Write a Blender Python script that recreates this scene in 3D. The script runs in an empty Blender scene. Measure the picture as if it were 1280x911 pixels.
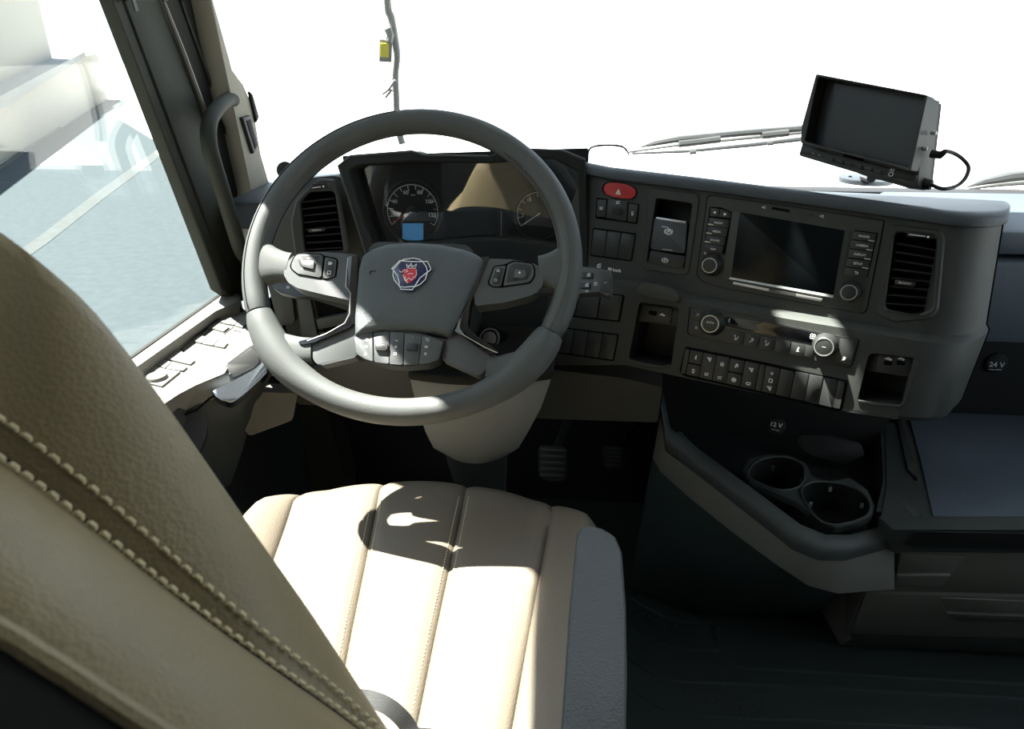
import bpy, bmesh, math, random
from mathutils import Vector, Matrix
from mathutils.geometry import tessellate_polygon
random.seed(4)
SC = bpy.context.scene
COL = SC.collection
R = math.radians
V3 = Vector
# ------------------------------------------------------------------ camera
F = 853.0
CAM = V3((0, 0, 1.2))
PIT, YAW = R(24.8), R(4.5)
cp_, sp_, cy_, sy_ = math.cos(PIT), math.sin(PIT), math.cos(YAW), math.sin(YAW)
FW = V3((-sy_*cp_, cy_*cp_, -sp_)); RT = V3((cy_, sy_, 0)); UP = V3((-sy_*sp_, cy_*sp_, cp_))
cd = bpy.data.cameras.new('camera'); cam = bpy.data.objects.new('camera', cd); COL.objects.link(cam)
m = Matrix.Identity(4)
for i in range(3):
    m[i][0], m[i][1], m[i][2], m[i][3] = RT[i], UP[i], -FW[i], CAM[i]
cam.matrix_world = m
cd.sensor_width = 36; cd.lens = F/1280*36; cd.clip_start = 0.01; cd.clip_end = 500
cd.dof.use_dof = True; cd.dof.focus_distance = 0.95; cd.dof.aperture_fstop = 14
SC.camera = cam
# ------------------------------------------------------------------ light
SUN_DIR = V3((0.43, -0.15, -0.89)).normalized()
world = bpy.data.worlds.new('sky'); SC.world = world; world.use_nodes = True
bg = world.node_tree.nodes['Background']
bg.inputs['Color'].default_value = (0.80, 0.95, 1.12, 1); bg.inputs['Strength'].default_value = 1.05
sd = bpy.data.lights.new('sun', 'SUN'); sun = bpy.data.objects.new('sun', sd); COL.objects.link(sun)
sun.rotation_euler = SUN_DIR.to_track_quat('-Z', 'Y').to_euler(); sun.location = (-4, 1, 8)
sd.energy = 23; sd.color = (1.0, 0.965, 0.90); sd.angle = R(0.53)
vs = SC.view_settings
vs.view_transform = 'Standard'; vs.look = 'None'; vs.gamma = 1; vs.use_curve_mapping = False; vs.exposure = 1.0
SC.cycles.max_bounces = 10; SC.cycles.diffuse_bounces = 5; SC.cycles.glossy_bounces = 5; SC.cycles.transparent_max_bounces = 16

# ------------------------------------------------------------------ ray helpers (measure points on real planes)
def ray(x, y): return FW + RT*((x-640)/F) + UP*((455.5-y)/F)
def at(x, y, d): return CAM + ray(x, y)*d
def onx(x, y, X): r = ray(x, y); return CAM + r*(X/r.x)
def ony(x, y, Y): r = ray(x, y); return CAM + r*(Y/r.y)
def onz(x, y, Z): r = ray(x, y); return CAM + r*((Z-CAM.z)/r.z)

class Fr:
    """A working plane: origin o, axes U (right), V (up), N (outward)."""
    def __init__(s, o, N=(0, 0, 1), hint=(1, 0, 0)):
        s.o = V3(o); s.N = V3(N).normalized(); h = V3(hint)
        s.U = (h - s.N*h.dot(s.N)).normalized(); s.V = s.N.cross(s.U)
        s.M = Matrix.Identity(4)
        for i in range(3):
            s.M[i][0], s.M[i][1], s.M[i][2], s.M[i][3] = s.U[i], s.V[i], s.N[i], s.o[i]
        s.I = s.M.inverted()
    def l(s, x, y, n=0):
        r = ray(x, y); p = CAM + r*((s.o + s.N*n - CAM).dot(s.N)/r.dot(s.N))
        return ((p-s.o).dot(s.U), (p-s.o).dot(s.V))
    def L(s, pts, n=0): return [s.l(x, y, n) for x, y in pts]
    def w(s, u, v, n=0): return s.o + s.U*u + s.V*v + s.N*n
    def off(s, n): return Fr(s.o + s.N*n, s.N, s.U)
W0 = Fr((0, 0, 0))
def cv(x0, y0, k, pts): return [(x0 + x/k, y0 + y/k) for x, y in pts]

# ------------------------------------------------------------------ materials
def mat(name, col, rough=0.5, metal=0.0, grain=0.0, scale=600, var=0.06, coat=0.0, spec=0.5, kind='noise', ior=1.5):
    ma = bpy.data.materials.new(name); ma.use_nodes = True
    nt = ma.node_tree; b = nt.nodes['Principled BSDF']
    b.inputs['Roughness'].default_value = rough; b.inputs['Metallic'].default_value = metal
    b.inputs['Coat Weight'].default_value = coat; b.inputs['Coat Roughness'].default_value = 0.05
    b.inputs['Specular IOR Level'].default_value = spec; b.inputs['IOR'].default_value = ior
    tc = nt.nodes.new('ShaderNodeTexCoord')
    n = nt.nodes.new('ShaderNodeTexNoise'); n.inputs['Scale'].default_value = 9; n.inputs['Detail'].default_value = 4
    nt.links.new(tc.outputs['Object'], n.inputs['Vector'])
    cr = nt.nodes.new('ShaderNodeValToRGB')
    cr.color_ramp.elements[0].position = 0.3; cr.color_ramp.elements[1].position = 0.7
    cr.color_ramp.elements[0].color = tuple(c*(1-var) for c in col)+(1,)
    cr.color_ramp.elements[1].color = tuple(min(1, c*(1+var)) for c in col)+(1,)
    nt.links.new(n.outputs['Fac'], cr.inputs['Fac']); nt.links.new(cr.outputs['Color'], b.inputs['Base Color'])
    if grain:
        if kind == 'voronoi':
            g = nt.nodes.new('ShaderNodeTexVoronoi'); out = g.outputs['Distance']
        elif kind == 'weave':
            g = nt.nodes.new('ShaderNodeTexChecker'); out = g.outputs['Fac']
        else:
            g = nt.nodes.new('ShaderNodeTexNoise'); g.inputs['Detail'].default_value = 2; out = g.outputs['Fac']
        g.inputs['Scale'].default_value = scale
        nt.links.new(tc.outputs['Object'], g.inputs['Vector'])
        bp = nt.nodes.new('ShaderNodeBump'); bp.inputs['Strength'].default_value = grain; bp.inputs['Distance'].default_value = 0.004 if kind == 'weave' else 0.001
        nt.links.new(out, bp.inputs['Height']); nt.links.new(bp.outputs['Normal'], b.inputs['Normal'])
    return ma
M = {}
M['plastic'] = mat('dark_plastic', (0.032, 0.035, 0.0305), 0.58, grain=0.35, scale=1400)
M['plastic2'] = mat('charcoal_plastic', (0.046, 0.051, 0.046), 0.55, grain=0.35, scale=1400)
M['key'] = mat('key_plastic', (0.024, 0.026, 0.025), 0.45, grain=0.15, scale=1600)
M['black'] = mat('black_plastic', (0.008, 0.008, 0.008), 0.6)
M['groove'] = mat('groove_black', (0.004, 0.004, 0.004), 0.9, spec=0.1)
M['gloss'] = mat('piano_black', (0.006, 0.006, 0.007), 0.08, coat=0.5)
M['screen'] = mat('screen_glass', (0.006, 0.008, 0.009), 0.22, spec=0.14)
M['screen2'] = mat('monitor_glass', (0.008, 0.014, 0.019), 0.3, spec=0.4)
M['case'] = mat('monitor_case', (0.022, 0.022, 0.018), 0.5)
M['grey'] = mat('taupe_grey_plastic', (0.10, 0.098, 0.085), 0.6, grain=0.3, scale=1200)
M['drawer'] = mat('drawer_plastic', (0.20, 0.19, 0.16), 0.6, grain=0.3, scale=1200)
M['apron2'] = mat('tray_apron_plastic', (0.19, 0.182, 0.152), 0.6, grain=0.3, scale=1200)
M['colgrey'] = mat('column_grey_plastic', (0.15, 0.155, 0.15), 0.6, grain=0.3, scale=1200)
M['hood'] = mat('cluster_hood_plastic', (0.022, 0.024, 0.022), 0.7, grain=0.3, scale=1400, spec=0.2)
M['pdash'] = mat('passenger_dash_plastic', (0.085, 0.105, 0.13), 0.5, grain=0.4, scale=900, kind='voronoi')
M['grey2'] = mat('warm_grey_plastic', (0.095, 0.09, 0.075), 0.6, grain=0.3, scale=1200)
M['pad'] = mat('soft_dash_pad', (0.046, 0.058, 0.068), 0.42, grain=0.5, scale=900, kind='voronoi')
M['wheel'] = mat('wheel_leather', (0.08, 0.085, 0.082), 0.58, spec=0.35, grain=0.25, scale=900, kind='voronoi')
M['hub'] = mat('hub_skin', (0.075, 0.087, 0.09), 0.5, grain=0.6, scale=900, kind='voronoi')
M['spoke'] = mat('spoke_plastic', (0.075, 0.08, 0.08), 0.45, grain=0.2, scale=1400)
M['tan'] = mat('tan_leather', (0.20, 0.158, 0.082), 0.55, grain=0.3, scale=500, kind='voronoi', var=0.04)
M['tan2'] = mat('tan_cushion_leather', (0.15, 0.126, 0.094), 0.48, grain=0.3, scale=500, kind='voronoi', var=0.03)
M['thread'] = mat('pale_thread', (0.55, 0.48, 0.30), 0.7)
M['thread2'] = mat('dark_thread', (0.12, 0.10, 0.075), 0.7)
M['arm'] = mat('armrest_vinyl', (0.072, 0.076, 0.074), 0.55, grain=0.8, scale=420, kind='voronoi')
M['chrome'] = mat('satin_chrome', (0.26, 0.29, 0.33), 0.25, metal=1)
M['silver'] = mat('silver_paint', (0.45, 0.45, 0.44), 0.35, metal=0.6)
M['white'] = mat('white_print', (0.88, 0.88, 0.85), 0.6, var=0.0)
M['dim'] = mat('grey_print', (0.60, 0.61, 0.58), 0.6, var=0.0)
M['red'] = mat('red_button', (0.52, 0.025, 0.03), 0.35, coat=0.2)
M['blue'] = mat('badge_blue', (0.01, 0.02, 0.085), 0.25, coat=0.5)
M['redp'] = mat('badge_red', (0.60, 0.03, 0.05), 0.35, coat=0.3)
M['mat'] = mat('rubber_mat', (0.034, 0.043, 0.041), 0.42, grain=0.3, scale=500)
M['carpet'] = mat('footwell_carpet', (0.06, 0.078, 0.074), 0.95, grain=0.8, scale=700, spec=0.1)
M['strap'] = mat('woven_strap', (0.013, 0.0135, 0.014), 0.6, grain=0.9, scale=420, kind='weave')
M['rubber'] = mat('rubber_seal', (0.012, 0.013, 0.012), 0.7)
M['door'] = mat('door_plastic', (0.03, 0.036, 0.036), 0.55, grain=0.25, scale=1200)
M['frame'] = mat('door_frame_paint', (0.03, 0.033, 0.026), 0.75, spec=0.12)
M['frame2'] = mat('door_frame_dark', (0.016, 0.016, 0.013), 0.75, spec=0.12)
M['pillar'] = mat('beige_pillar_trim', (0.24, 0.225, 0.18), 0.85, spec=0.15)
M['armtop'] = mat('door_top_plastic', (0.16, 0.155, 0.14), 0.5, grain=0.25, scale=1200)
M['liner'] = mat('roof_liner', (0.25, 0.25, 0.24), 0.9)
M['wallin'] = mat('rear_wall_fabric', (0.10, 0.10, 0.10), 0.9)
M['road'] = mat('asphalt', (0.040, 0.050, 0.054), 0.95, spec=0.05, var=0.08, grain=0.15, scale=60)
M['apron'] = mat('pale_concrete', (0.42, 0.42, 0.41), 0.9)
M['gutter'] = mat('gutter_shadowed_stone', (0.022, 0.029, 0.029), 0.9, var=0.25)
M['line'] = mat('road_paint', (0.6, 0.6, 0.57), 0.8)
M['wall'] = mat('cream_render', (0.2, 0.19, 0.155), 0.9)
M['kerb'] = mat('kerb_concrete', (0.13, 0.135, 0.13), 0.9, var=0.15)
M['yellow'] = mat('yellow_tag', (0.85, 0.75, 0.12), 0.5)
M['cable'] = mat('grey_cable_sleeve', (0.34, 0.34, 0.32), 0.7, grain=0.8, scale=300)
M['wiper'] = mat('wiper_metal', (0.035, 0.038, 0.038), 0.4)
M['foil'] = mat('white_bracket', (0.75, 0.75, 0.72), 0.4)
M['shelf'] = mat('shelf_mat', (0.075, 0.092, 0.115), 0.42, grain=1.0, scale=190, kind='weave')
def glassmat(name, tint, ior=1.5):
    ma = bpy.data.materials.new(name); ma.use_nodes = True; nt = ma.node_tree; nt.nodes.clear()
    o = nt.nodes.new('ShaderNodeOutputMaterial'); mx = nt.nodes.new('ShaderNodeMixShader')
    t = nt.nodes.new('ShaderNodeBsdfTransparent'); g = nt.nodes.new('ShaderNodeBsdfGlossy'); f = nt.nodes.new('ShaderNodeFresnel')
    t.inputs['Color'].default_value = tint+(1,); g.inputs['Roughness'].default_value = 0.02
    ge = nt.nodes.new('ShaderNodeNewGeometry'); mr = nt.nodes.new('ShaderNodeMapRange')   # same reflectance from both faces of the pane
    mr.inputs['To Min'].default_value = ior; mr.inputs['To Max'].default_value = 1/ior
    nt.links.new(ge.outputs['Backfacing'], mr.inputs['Value']); nt.links.new(mr.outputs['Result'], f.inputs['IOR'])
    nt.links.new(f.outputs[0], mx.inputs[0]); nt.links.new(t.outputs[0], mx.inputs[1]); nt.links.new(g.outputs[0], mx.inputs[2])
    nt.links.new(mx.outputs[0], o.inputs[0]); return ma
M['glass'] = glassmat('window_glass', (0.97, 0.985, 0.975), 1.35)
M['lens'] = glassmat('cluster_lens', (0.9, 0.9, 0.9), 2.2)
def emis(name, col, s):
    ma = mat(name, col, 0.3); b = ma.node_tree.nodes['Principled BSDF']
    b.inputs['Emission Color'].default_value = col+(1,); b.inputs['Emission Strength'].default_value = s; return ma
M['dialw'] = emis('backlit_dial_print', (0.6, 0.6, 0.57), 0.05)
M['lcd'] = emis('blue_backlit_lcd', (0.06, 0.22, 0.42), 0.28)

# ------------------------------------------------------------------ mesh helpers
WM = {}
def ob(name, bm, ma, parent=None, fr=W0, sharp=38, flip=True):
    if flip: bmesh.ops.recalc_face_normals(bm, faces=bm.faces[:])
    base = WM[parent] if parent is not None else (fr if isinstance(fr, Fr) else W0)
    if parent is not None and fr is not base:
        bm.transform(base.I @ fr.M)
    me = bpy.data.meshes.new(name); bm.to_mesh(me); bm.free()
    for p in me.polygons: p.use_smooth = True
    me.set_sharp_from_angle(angle=R(sharp))
    me.materials.append(M[ma] if isinstance(ma, str) else ma)
    o = bpy.data.objects.new(name, me); COL.objects.link(o)
    if parent is not None: o.parent = parent
    else: o.matrix_world = base.M
    WM[o] = base
    return o
def thing(name, fr, label, cat, group=None):
    o = bpy.data.objects.new(name, None); COL.objects.link(o); o.empty_display_size = 0.02
    o.matrix_world = fr.M; WM[o] = fr; return tag(o, label, cat, group)
def tag(o, label, cat, group=None):
    o['label'] = label; o['category'] = cat
    if group: o['group'] = group
    return o
def struct(o): o['kind'] = 'structure'; return o
def stuff(o): o['kind'] = 'stuff'; return o

def area2(p): return sum(p[i][0]*p[(i+1) % len(p)][1]-p[(i+1) % len(p)][0]*p[i][1] for i in range(len(p)))
def ccw(p): return list(p) if area2(p) > 0 else list(reversed(p))
def rp(pts, r, seg=4):
    """round the corners of a 2D polygon"""
    out = []; n = len(pts)
    for i in range(n):
        a, b, c = (V3((*pts[(i+k) % n][:2], 0)) for k in (-1, 0, 1))
        ri = r[i] if isinstance(r, (list, tuple)) else r
        d1, d2 = (a-b), (c-b); l1, l2 = d1.length, d2.length
        if l1 < 1e-6 or l2 < 1e-6: continue
        t = min(ri, 0.48*l1, 0.48*l2); p1, p2 = b+d1/l1*t, b+d2/l2*t
        if ri <= 0: out.append((b.x, b.y)); continue
        for k in range(seg+1):
            s = k/seg; q = p1*(1-s)**2 + b*2*s*(1-s) + p2*s*s; out.append((q.x, q.y))
    return out
def ell(cx, cy, rx, ry=None, n=24): return [(cx+rx*math.cos(2*math.pi*k/n), cy+(ry or rx)*math.sin(2*math.pi*k/n)) for k in range(n)]
def scl(pts, k):
    cx = sum(p[0] for p in pts)/len(pts); cy = sum(p[1] for p in pts)/len(pts)
    return [(cx+(x-cx)*k, cy+(y-cy)*k) for x, y in pts]
def prism(pts, n0, n1, bev=0.0, seg=2, holes=(), bm=None, mid=None, k0=1.0):
    """solid from n0 (back) to n1 (front), front edge bevelled, optional through holes"""
    own = bmesh.new(); pts = ccw(pts)
    if not holes:
        back = scl(pts, k0)
        lo = [own.verts.new((x, y, n0)) for x, y in back]; hi = [own.verts.new((x, y, n1)) for x, y in pts]
        n = len(pts)
        top = own.faces.new(hi); own.faces.new(lo[::-1])
        for i in range(n): own.faces.new((lo[i], lo[(i+1) % n], hi[(i+1) % n], hi[i]))
        if bev > 0:
            bmesh.ops.bevel(own, geom=[e for e in top.edges], offset=bev, segments=seg, profile=0.5, affect='EDGES', clamp_overlap=True)
    else:
        loops = [pts] + [ccw(h)[::-1] for h in holes]
        flat = [p for l_ in loops for p in l_]
        tri = tessellate_polygon([[V3((x, y, 0)) for x, y in l_] for l_ in loops])
        lo = [own.verts.new((x, y, n0)) for x, y in flat]; hi = [own.verts.new((x, y, n1)) for x, y in flat]
        for t in tri:
            try: own.faces.new([hi[i] for i in t]); own.faces.new([lo[i] for i in reversed(t)])
            except ValueError: pass
        k = 0
        for l_ in loops:
            n = len(l_)
            for i in range(n):
                a, b = k+i, k+(i+1) % n; own.faces.new((lo[a], lo[b], hi[b], hi[a]))
            k += n
        if bev > 0:
            bmesh.ops.recalc_face_normals(own, faces=own.faces[:])
            ed = [e for e in own.edges if len(e.link_faces) == 2 and all(abs(v.co.z-n1) < 1e-7 for v in e.verts) and any(all(abs(v.co.z-n1) < 1e-7 for v in f.verts) for f in e.link_faces) and not all(all(abs(v.co.z-n1) < 1e-7 for v in f.verts) for f in e.link_faces)]
            bmesh.ops.bevel(own, geom=ed, offset=bev, segments=1, profile=0.5, affect='EDGES')
    return join(bm, own)
def join(bm, own):
    if bm is None: return own
    me = bpy.data.meshes.new('tmp'); own.to_mesh(me); own.free(); bm.from_mesh(me); bpy.data.meshes.remove(me); return bm
def box(x0, x1, y0, y1, z0, z1, bev=0.0, bm=None):
    own = bmesh.new(); bmesh.ops.create_cube(own, size=1)
    for v in own.verts:
        v.co = V3(((x0+x1)/2+v.co.x*(x1-x0), (y0+y1)/2+v.co.y*(y1-y0), (z0+z1)/2+v.co.z*(z1-z0)))
    if bev: bmesh.ops.bevel(own, geom=own.edges[:], offset=bev, segments=2, profile=0.5, affect='EDGES')
    return join(bm, own)
def loft(rings, bm=None, cap=True, closed=True, loop=False):
    own = bmesh.new() if bm is None else bm
    vs_ = [[own.verts.new(p) for p in r] for r in rings]; n = len(rings[0])
    m_ = len(vs_)
    for i in range(m_ if loop else m_-1):
        a, b = vs_[i], vs_[(i+1) % m_]
        for j in range(n if closed else n-1):
            own.faces.new((a[j], a[(j+1) % n], b[(j+1) % n], b[j]))
    if cap and closed and not loop:
        own.faces.new(vs_[0][::-1]); own.faces.new(vs_[-1])
    return own
def tube(pts, r, seg=8, closed=False, bm=None, flat=1.0, upv=None):
    pts = [V3(p) for p in pts]; n = len(pts); rings = []; prev = None
    for i in range(n):
        a = pts[(i-1) % n] if (closed or i > 0) else pts[i]; b = pts[(i+1) % n] if (closed or i < n-1) else pts[i]
        t = (b-a).normalized()
        if prev is None:
            u = V3(upv) if upv else V3((0, 0, 1))
            if abs(u.dot(t)) > 0.95: u = V3((1, 0, 0))
        else: u = prev
        u = (u-t*u.dot(t)).normalized(); prev = u; w = t.cross(u)
        ri = r[i] if isinstance(r, (list, tuple)) else r
        rings.append([pts[i]+u*(ri*math.cos(2*math.pi*k/seg)*flat)+w*(ri*math.sin(2*math.pi*k/seg)) for k in range(seg)])
    return loft(rings, bm, cap=not closed, loop=closed)
def spline(pts, k=8, closed=False):
    pts = [V3(p) if len(p) == 3 else V3((p[0], p[1], 0)) for p in pts]; out = []; n = len(pts)
    for i in range(n if closed else n-1):
        g = lambda j: pts[j % n] if closed else pts[max(0, min(n-1, j))]
        p0, p1, p2, p3 = g(i-1), g(i), g(i+1), g(i+2)
        for s in range(k):
            t = s/k
            out.append(0.5*((2*p1)+(p2-p0)*t+(2*p0-5*p1+4*p2-p3)*t*t+(3*p1-p0-3*p2+p3)*t**3))
    if not closed: out.append(pts[-1])
    return out
def sp2(pts, k=6, closed=True): return [(p.x, p.y) for p in spline(pts, k, closed)]
def cyl(cx, cy, r, n0, n1, bev=0.0, n=28, r0=None, bm=None, dx=0, dy=0):
    own = bmesh.new(); r0 = r0 or r
    lo = [own.verts.new((cx+x, cy+y, n0)) for x, y in ell(0, 0, r0, n=n)]; hi = [own.verts.new((cx+dx+x, cy+dy+y, n1)) for x, y in ell(0, 0, r, n=n)]
    t = own.faces.new(hi); own.faces.new(lo[::-1])
    for i in range(n): own.faces.new((lo[i], lo[(i+1) % n], hi[(i+1) % n], hi[i]))
    if bev: bmesh.ops.bevel(own, geom=t.edges[:], offset=bev, segments=2, profile=0.5, affect='EDGES')
    return join(bm, own)
def ring(cx, cy, r, w, n0, n1, n=32, bm=None):
    return prism(ell(cx, cy, r, n=n), n0, n1, 0, holes=[ell(cx, cy, r-w, n=n)], bm=bm)
def stroke(paths, w, n0, n1, bm=None, closed=False):
    """thin raised lines for printed marks"""
    own = bmesh.new() if bm is None else bm
    for p in paths:
        for (x0, y0), (x1, y1) in zip(p, p[1:]):
            d = V3((x1-x0, y1-y0, 0)); L = d.length
            if L < 1e-9: continue
            d /= L; q = V3((-d.y, d.x, 0))*w/2; a = V3((x0, y0, 0))-d*w*0.3; b = V3((x1, y1, 0))+d*w*0.3
            vs_ = [own.verts.new(c+V3((0, 0, n))) for n in (n0, n1) for c in (a-q, b-q, b+q, a+q)]
            for f in ((3, 2, 1, 0), (4, 5, 6, 7), (0, 1, 5, 4), (1, 2, 6, 5), (2, 3, 7, 6), (3, 0, 4, 7)): own.faces.new([vs_[i] for i in f])
    return own
def text_bm(s, size, u, v, n, ang=0.0, ext=0.00015, bm=None, sx=1.0):
    c = bpy.data.curves.new('t', 'FONT'); c.body = s; c.size = size; c.align_x = 'CENTER'; c.align_y = 'CENTER'; c.extrude = ext; c.resolution_u = 2; c.offset = size*0.018
    o = bpy.data.objects.new('t', c); me = o.to_mesh(); own = bmesh.new(); own.from_mesh(me); o.to_mesh_clear()
    bpy.data.objects.remove(o); bpy.data.curves.remove(c)
    own.transform(Matrix.Translation((u, v, n)) @ Matrix.Rotation(ang, 4, 'Z') @ Matrix.Diagonal((sx, 1, 1, 1)))
    return join(bm, own)
def arc(cx, cy, r, a0, a1, n=10): return [(cx+r*math.cos(R(a0+(a1-a0)*k/n)), cy+r*math.sin(R(a0+(a1-a0)*k/n))) for k in range(n+1)]
ICON = {
 'lamp': [arc(.1, 0, .35, -90, 90), [(.1, .35), (.1, -.35)], [(-.1, .3), (-.5, .3)], [(-.1, 0), (-.5, 0)], [(-.1, -.3), (-.5, -.3)]],
 'truck': [[(-.5, -.2), (-.5, .3), (.15, .3), (.15, -.2), (-.5, -.2)], [(.15, .15), (.4, .15), (.5, -.05), (.5, -.2), (.15, -.2)], arc(-.3, -.28, .1, 0, 360), arc(.3, -.28, .1, 0, 360)],
 'bulbs': [[(-.45, .2), (.45, .35)], arc(-.22, -.15, .14, 0, 360), arc(.25, -.12, .14, 0, 360)],
 'house': [[(-.4, .05), (-.15, .4), (.2, .4), (.42, .05)], arc(-.2, -.25, .13, 0, 360), arc(.22, -.25, .13, 0, 360), [(-.25, .02), (.25, .02)]],
 'slip': [[(-.05, .45), (-.3, -.2), (-.2, -.45), (.05, -.1), (.1, .4), (-.05, .45)], [(.2, .3), (.32, -.2)]],
 'circle': [arc(0, 0, .45, 0, 360, 16), [(-.25, 0), (.25, 0)], [(-.2, .15), (.2, .15)], [(-.2, -.15), (.2, -.15)]],
 'axle': [[(-.5, .3), (.4, .4), (.35, -.1), (-.1, .1), (-.5, .3)], [(.2, -.1), (.3, -.5)], [(-.2, .15), (.1, -.3)]],
 'car': [[(-.5, -.1), (-.4, .25), (.35, .3), (.5, 0), (.3, -.2), (-.5, -.1)], arc(-.2, -.28, .12, 0, 360), arc(.2, -.26, .12, 0, 360)],
 'pin': [[(-.2, -.4), (.2, -.4)], [(0, -.4), (0, .4)], [(0, .4), (.15, .25)], [(-.15, 0), (.1, 0)]],
 'mirror': [arc(0, .15, .28, 0, 360), [(-.15, -.2), (-.15, -.5), (.2, -.5), (.2, -.2)], [(-.15, -.35), (.2, -.35)]],
 'zero': [arc(0, 0, .22, 0, 180), arc(0, -.0, .22, 180, 360)],
 'seat': [[(-.35, .35), (-.15, -.15), (.2, -.1), (.35, .3)], arc(-.35, .4, .08, 0, 360), [(-.15, -.15), (-.25, -.4), (.1, -.35)]],
 'seat2': [[(.3, .4), (.1, -.1), (-.2, -.1), (-.35, -.4)], arc(.05, .4, .09, 0, 360), [(-.1, .2), (.1, .1)]],
 'p': [arc(0, 0, .42, 0, 360, 18), [(-.1, -.25), (-.1, .22), (.1, .22), (.15, .1), (.1, 0), (-.1, 0)], arc(0, 0, .6, 150, 210, 5), arc(0, 0, .6, -30, 30, 5)],
 'tri': [[(-.45, -.4), (.45, -.4), (0, .45), (-.45, -.4)], [(-.2, -.25), (.2, -.25), (0, .15), (-.2, -.25)]],
 'lock': [[(-.3, -.4), (.3, -.4), (.3, .05), (-.3, .05), (-.3, -.4)], arc(0, .05, .2, 0, 180)],
 'retard': [[(-.4, -.35), (-.4, .1), (0, .4), (.4, .4)], arc(.1, -.05, .25, 0, 360), [(-.4, -.35), (.4, -.35)]],
 'back': [[(.35, .3), (-.3, .3), (-.15, .45)], [(-.3, .3), (-.15, .15)], arc(.3, -.02, .32, -90, 90), [(.3, -.34), (-.1, -.34)]],
 'prev': [[(.4, .35), (.4, -.35), (0, 0), (.4, .35)], [(0, .35), (0, -.35), (-.4, 0), (0, .35)]],
 'next': [[(-.4, .35), (-.4, -.35), (0, 0), (-.4, .35)], [(0, .35), (0, -.35), (.4, 0), (0, .35)]],
 'usb': [[(-.5, 0), (.4, 0)], [(.25, .15), (.5, 0), (.25, -.15)], [(-.3, 0), (-.1, .25), (.1, .25)]],
 'fan': [arc(-.2, .2, .2, 0, 360), arc(.2, .2, .2, 0, 360), arc(-.2, -.2, .2, 0, 360), arc(.2, -.2, .2, 0, 360)],
 'star': [[(-.4, 0), (.4, 0)], [(0, -.4), (0, .4)], [(-.28, -.28), (.28, .28)], [(-.28, .28), (.28, -.28)]],
 'ring': [arc(0, 0, .35, 0, 360, 14)], 'dash': [[(-.4, 0), (.4, 0)]], 'dot': [[(-.1, 0), (.1, 0)]],
 'square': [[(-.35, -.35), (.35, -.35), (.35, .35), (-.35, .35), (-.35, -.35)]],
 'diamond': [[(0, .4), (.35, 0), (0, -.4), (-.35, 0), (0, .4)]],
 'phone': [arc(0, 0, .4, 200, 340), [(-.38, -.14), (-.25, -.05)], [(.38, -.14), (.25, -.05)]],
 'bars': [[(-.4, .25), (.4, .25)], [(-.4, 0), (.4, 0)], [(-.4, -.25), (.4, -.25)]],
}
def icon(kind, u, v, s, n, bm=None, w=None):
    return stroke([[(u+x*s, v+y*s) for x, y in p] for p in ICON[kind]], w or s*0.11, n, n+0.0002, bm)
def plate(name, fr, px, n0, n1, ma, parent, r=0.002, bev=0.0008, grow=1.0, holes=(), seg=4):
    q = fr.L(px, n1); q = scl(rp(q, r, seg), grow)
    return ob(name, prism(q, n0, n1, bev, holes=holes), ma, parent, fr)
def cen(fr, px, n): q = fr.L(px, n); return (sum(p[0] for p in q)/len(q), sum(p[1] for p in q)/len(q))
def quadmap(TL, TR, BR, BL):
    def f(s, t):
        a = (TL[0]+(TR[0]-TL[0])*s, TL[1]+(TR[1]-TL[1])*s); b = (BL[0]+(BR[0]-BL[0])*s, BL[1]+(BR[1]-BL[1])*s)
        return (a[0]+(b[0]-a[0])*t, a[1]+(b[1]-a[1])*t)
    return f
def cell(f, s0, t0, s1, t1): return [f(s0, t0), f(s1, t0), f(s1, t1), f(s0, t1)]
# ================================================================== SETTING: cab shell
def wbox(name, ma, *a, **k): return struct(ob(name, box(*a, **k), ma))
wbox('floor', 'mat', -0.74, 1.62, -0.92, 1.78, -0.05, 0.0)
def up_to(px, pl, Z): # where the sun ray that reaches the point seen at px crosses the roof
    r = ray(*px); p = CAM+r*((pl.o-CAM).dot(pl.N)/r.dot(pl.N)); return p-SUN_DIR*((p.z-Z)/SUN_DIR.z)
# roof with an added glazed slot, placed to drop sun on the console
RX0, RX1, RY0, RY1 = -0.325, -0.235, 1.13, 1.205
bm = box(-0.74, RX0, -0.92, 1.62, 2.14, 2.17); box(RX1, 1.62, -0.92, 1.62, 2.14, 2.17, bm=bm); box(RX0, RX1, -0.92, RY0, 2.14, 2.17, bm=bm); box(RX0, RX1, RY1, 1.62, 2.14, 2.17, bm=bm)
struct(ob('ceiling', bm, 'liner'))
struct(ob('added_roof_pane', box(RX0-0.01, RX1+0.01, RY0-0.01, RY1+0.01, 2.172, 2.178), 'glass'))
wbox('wall_back', 'wallin', -0.74, 1.62, -0.96, -0.90, -0.05, 2.20)
bm = box(-0.74, 1.62, 1.66, 1.72, -0.05, 0.90); box(-0.74, 1.62, 1.50, 1.70, 0.82, 0.882, bm=bm); struct(ob('wall_front', bm, 'black'))
XD = -0.68
# left wall: below the sill, behind the window, above the window
bm = box(-0.76, -0.70, -0.9, 1.72, 0, 0.66)
box(-0.76, -0.70, -0.9, -0.05, 0.66, 2.16, bm=bm); box(-0.76, -0.70, -0.05, 1.5, 2.09, 2.16, bm=bm)
struct(ob('wall_left', bm, 'door'))
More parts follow.
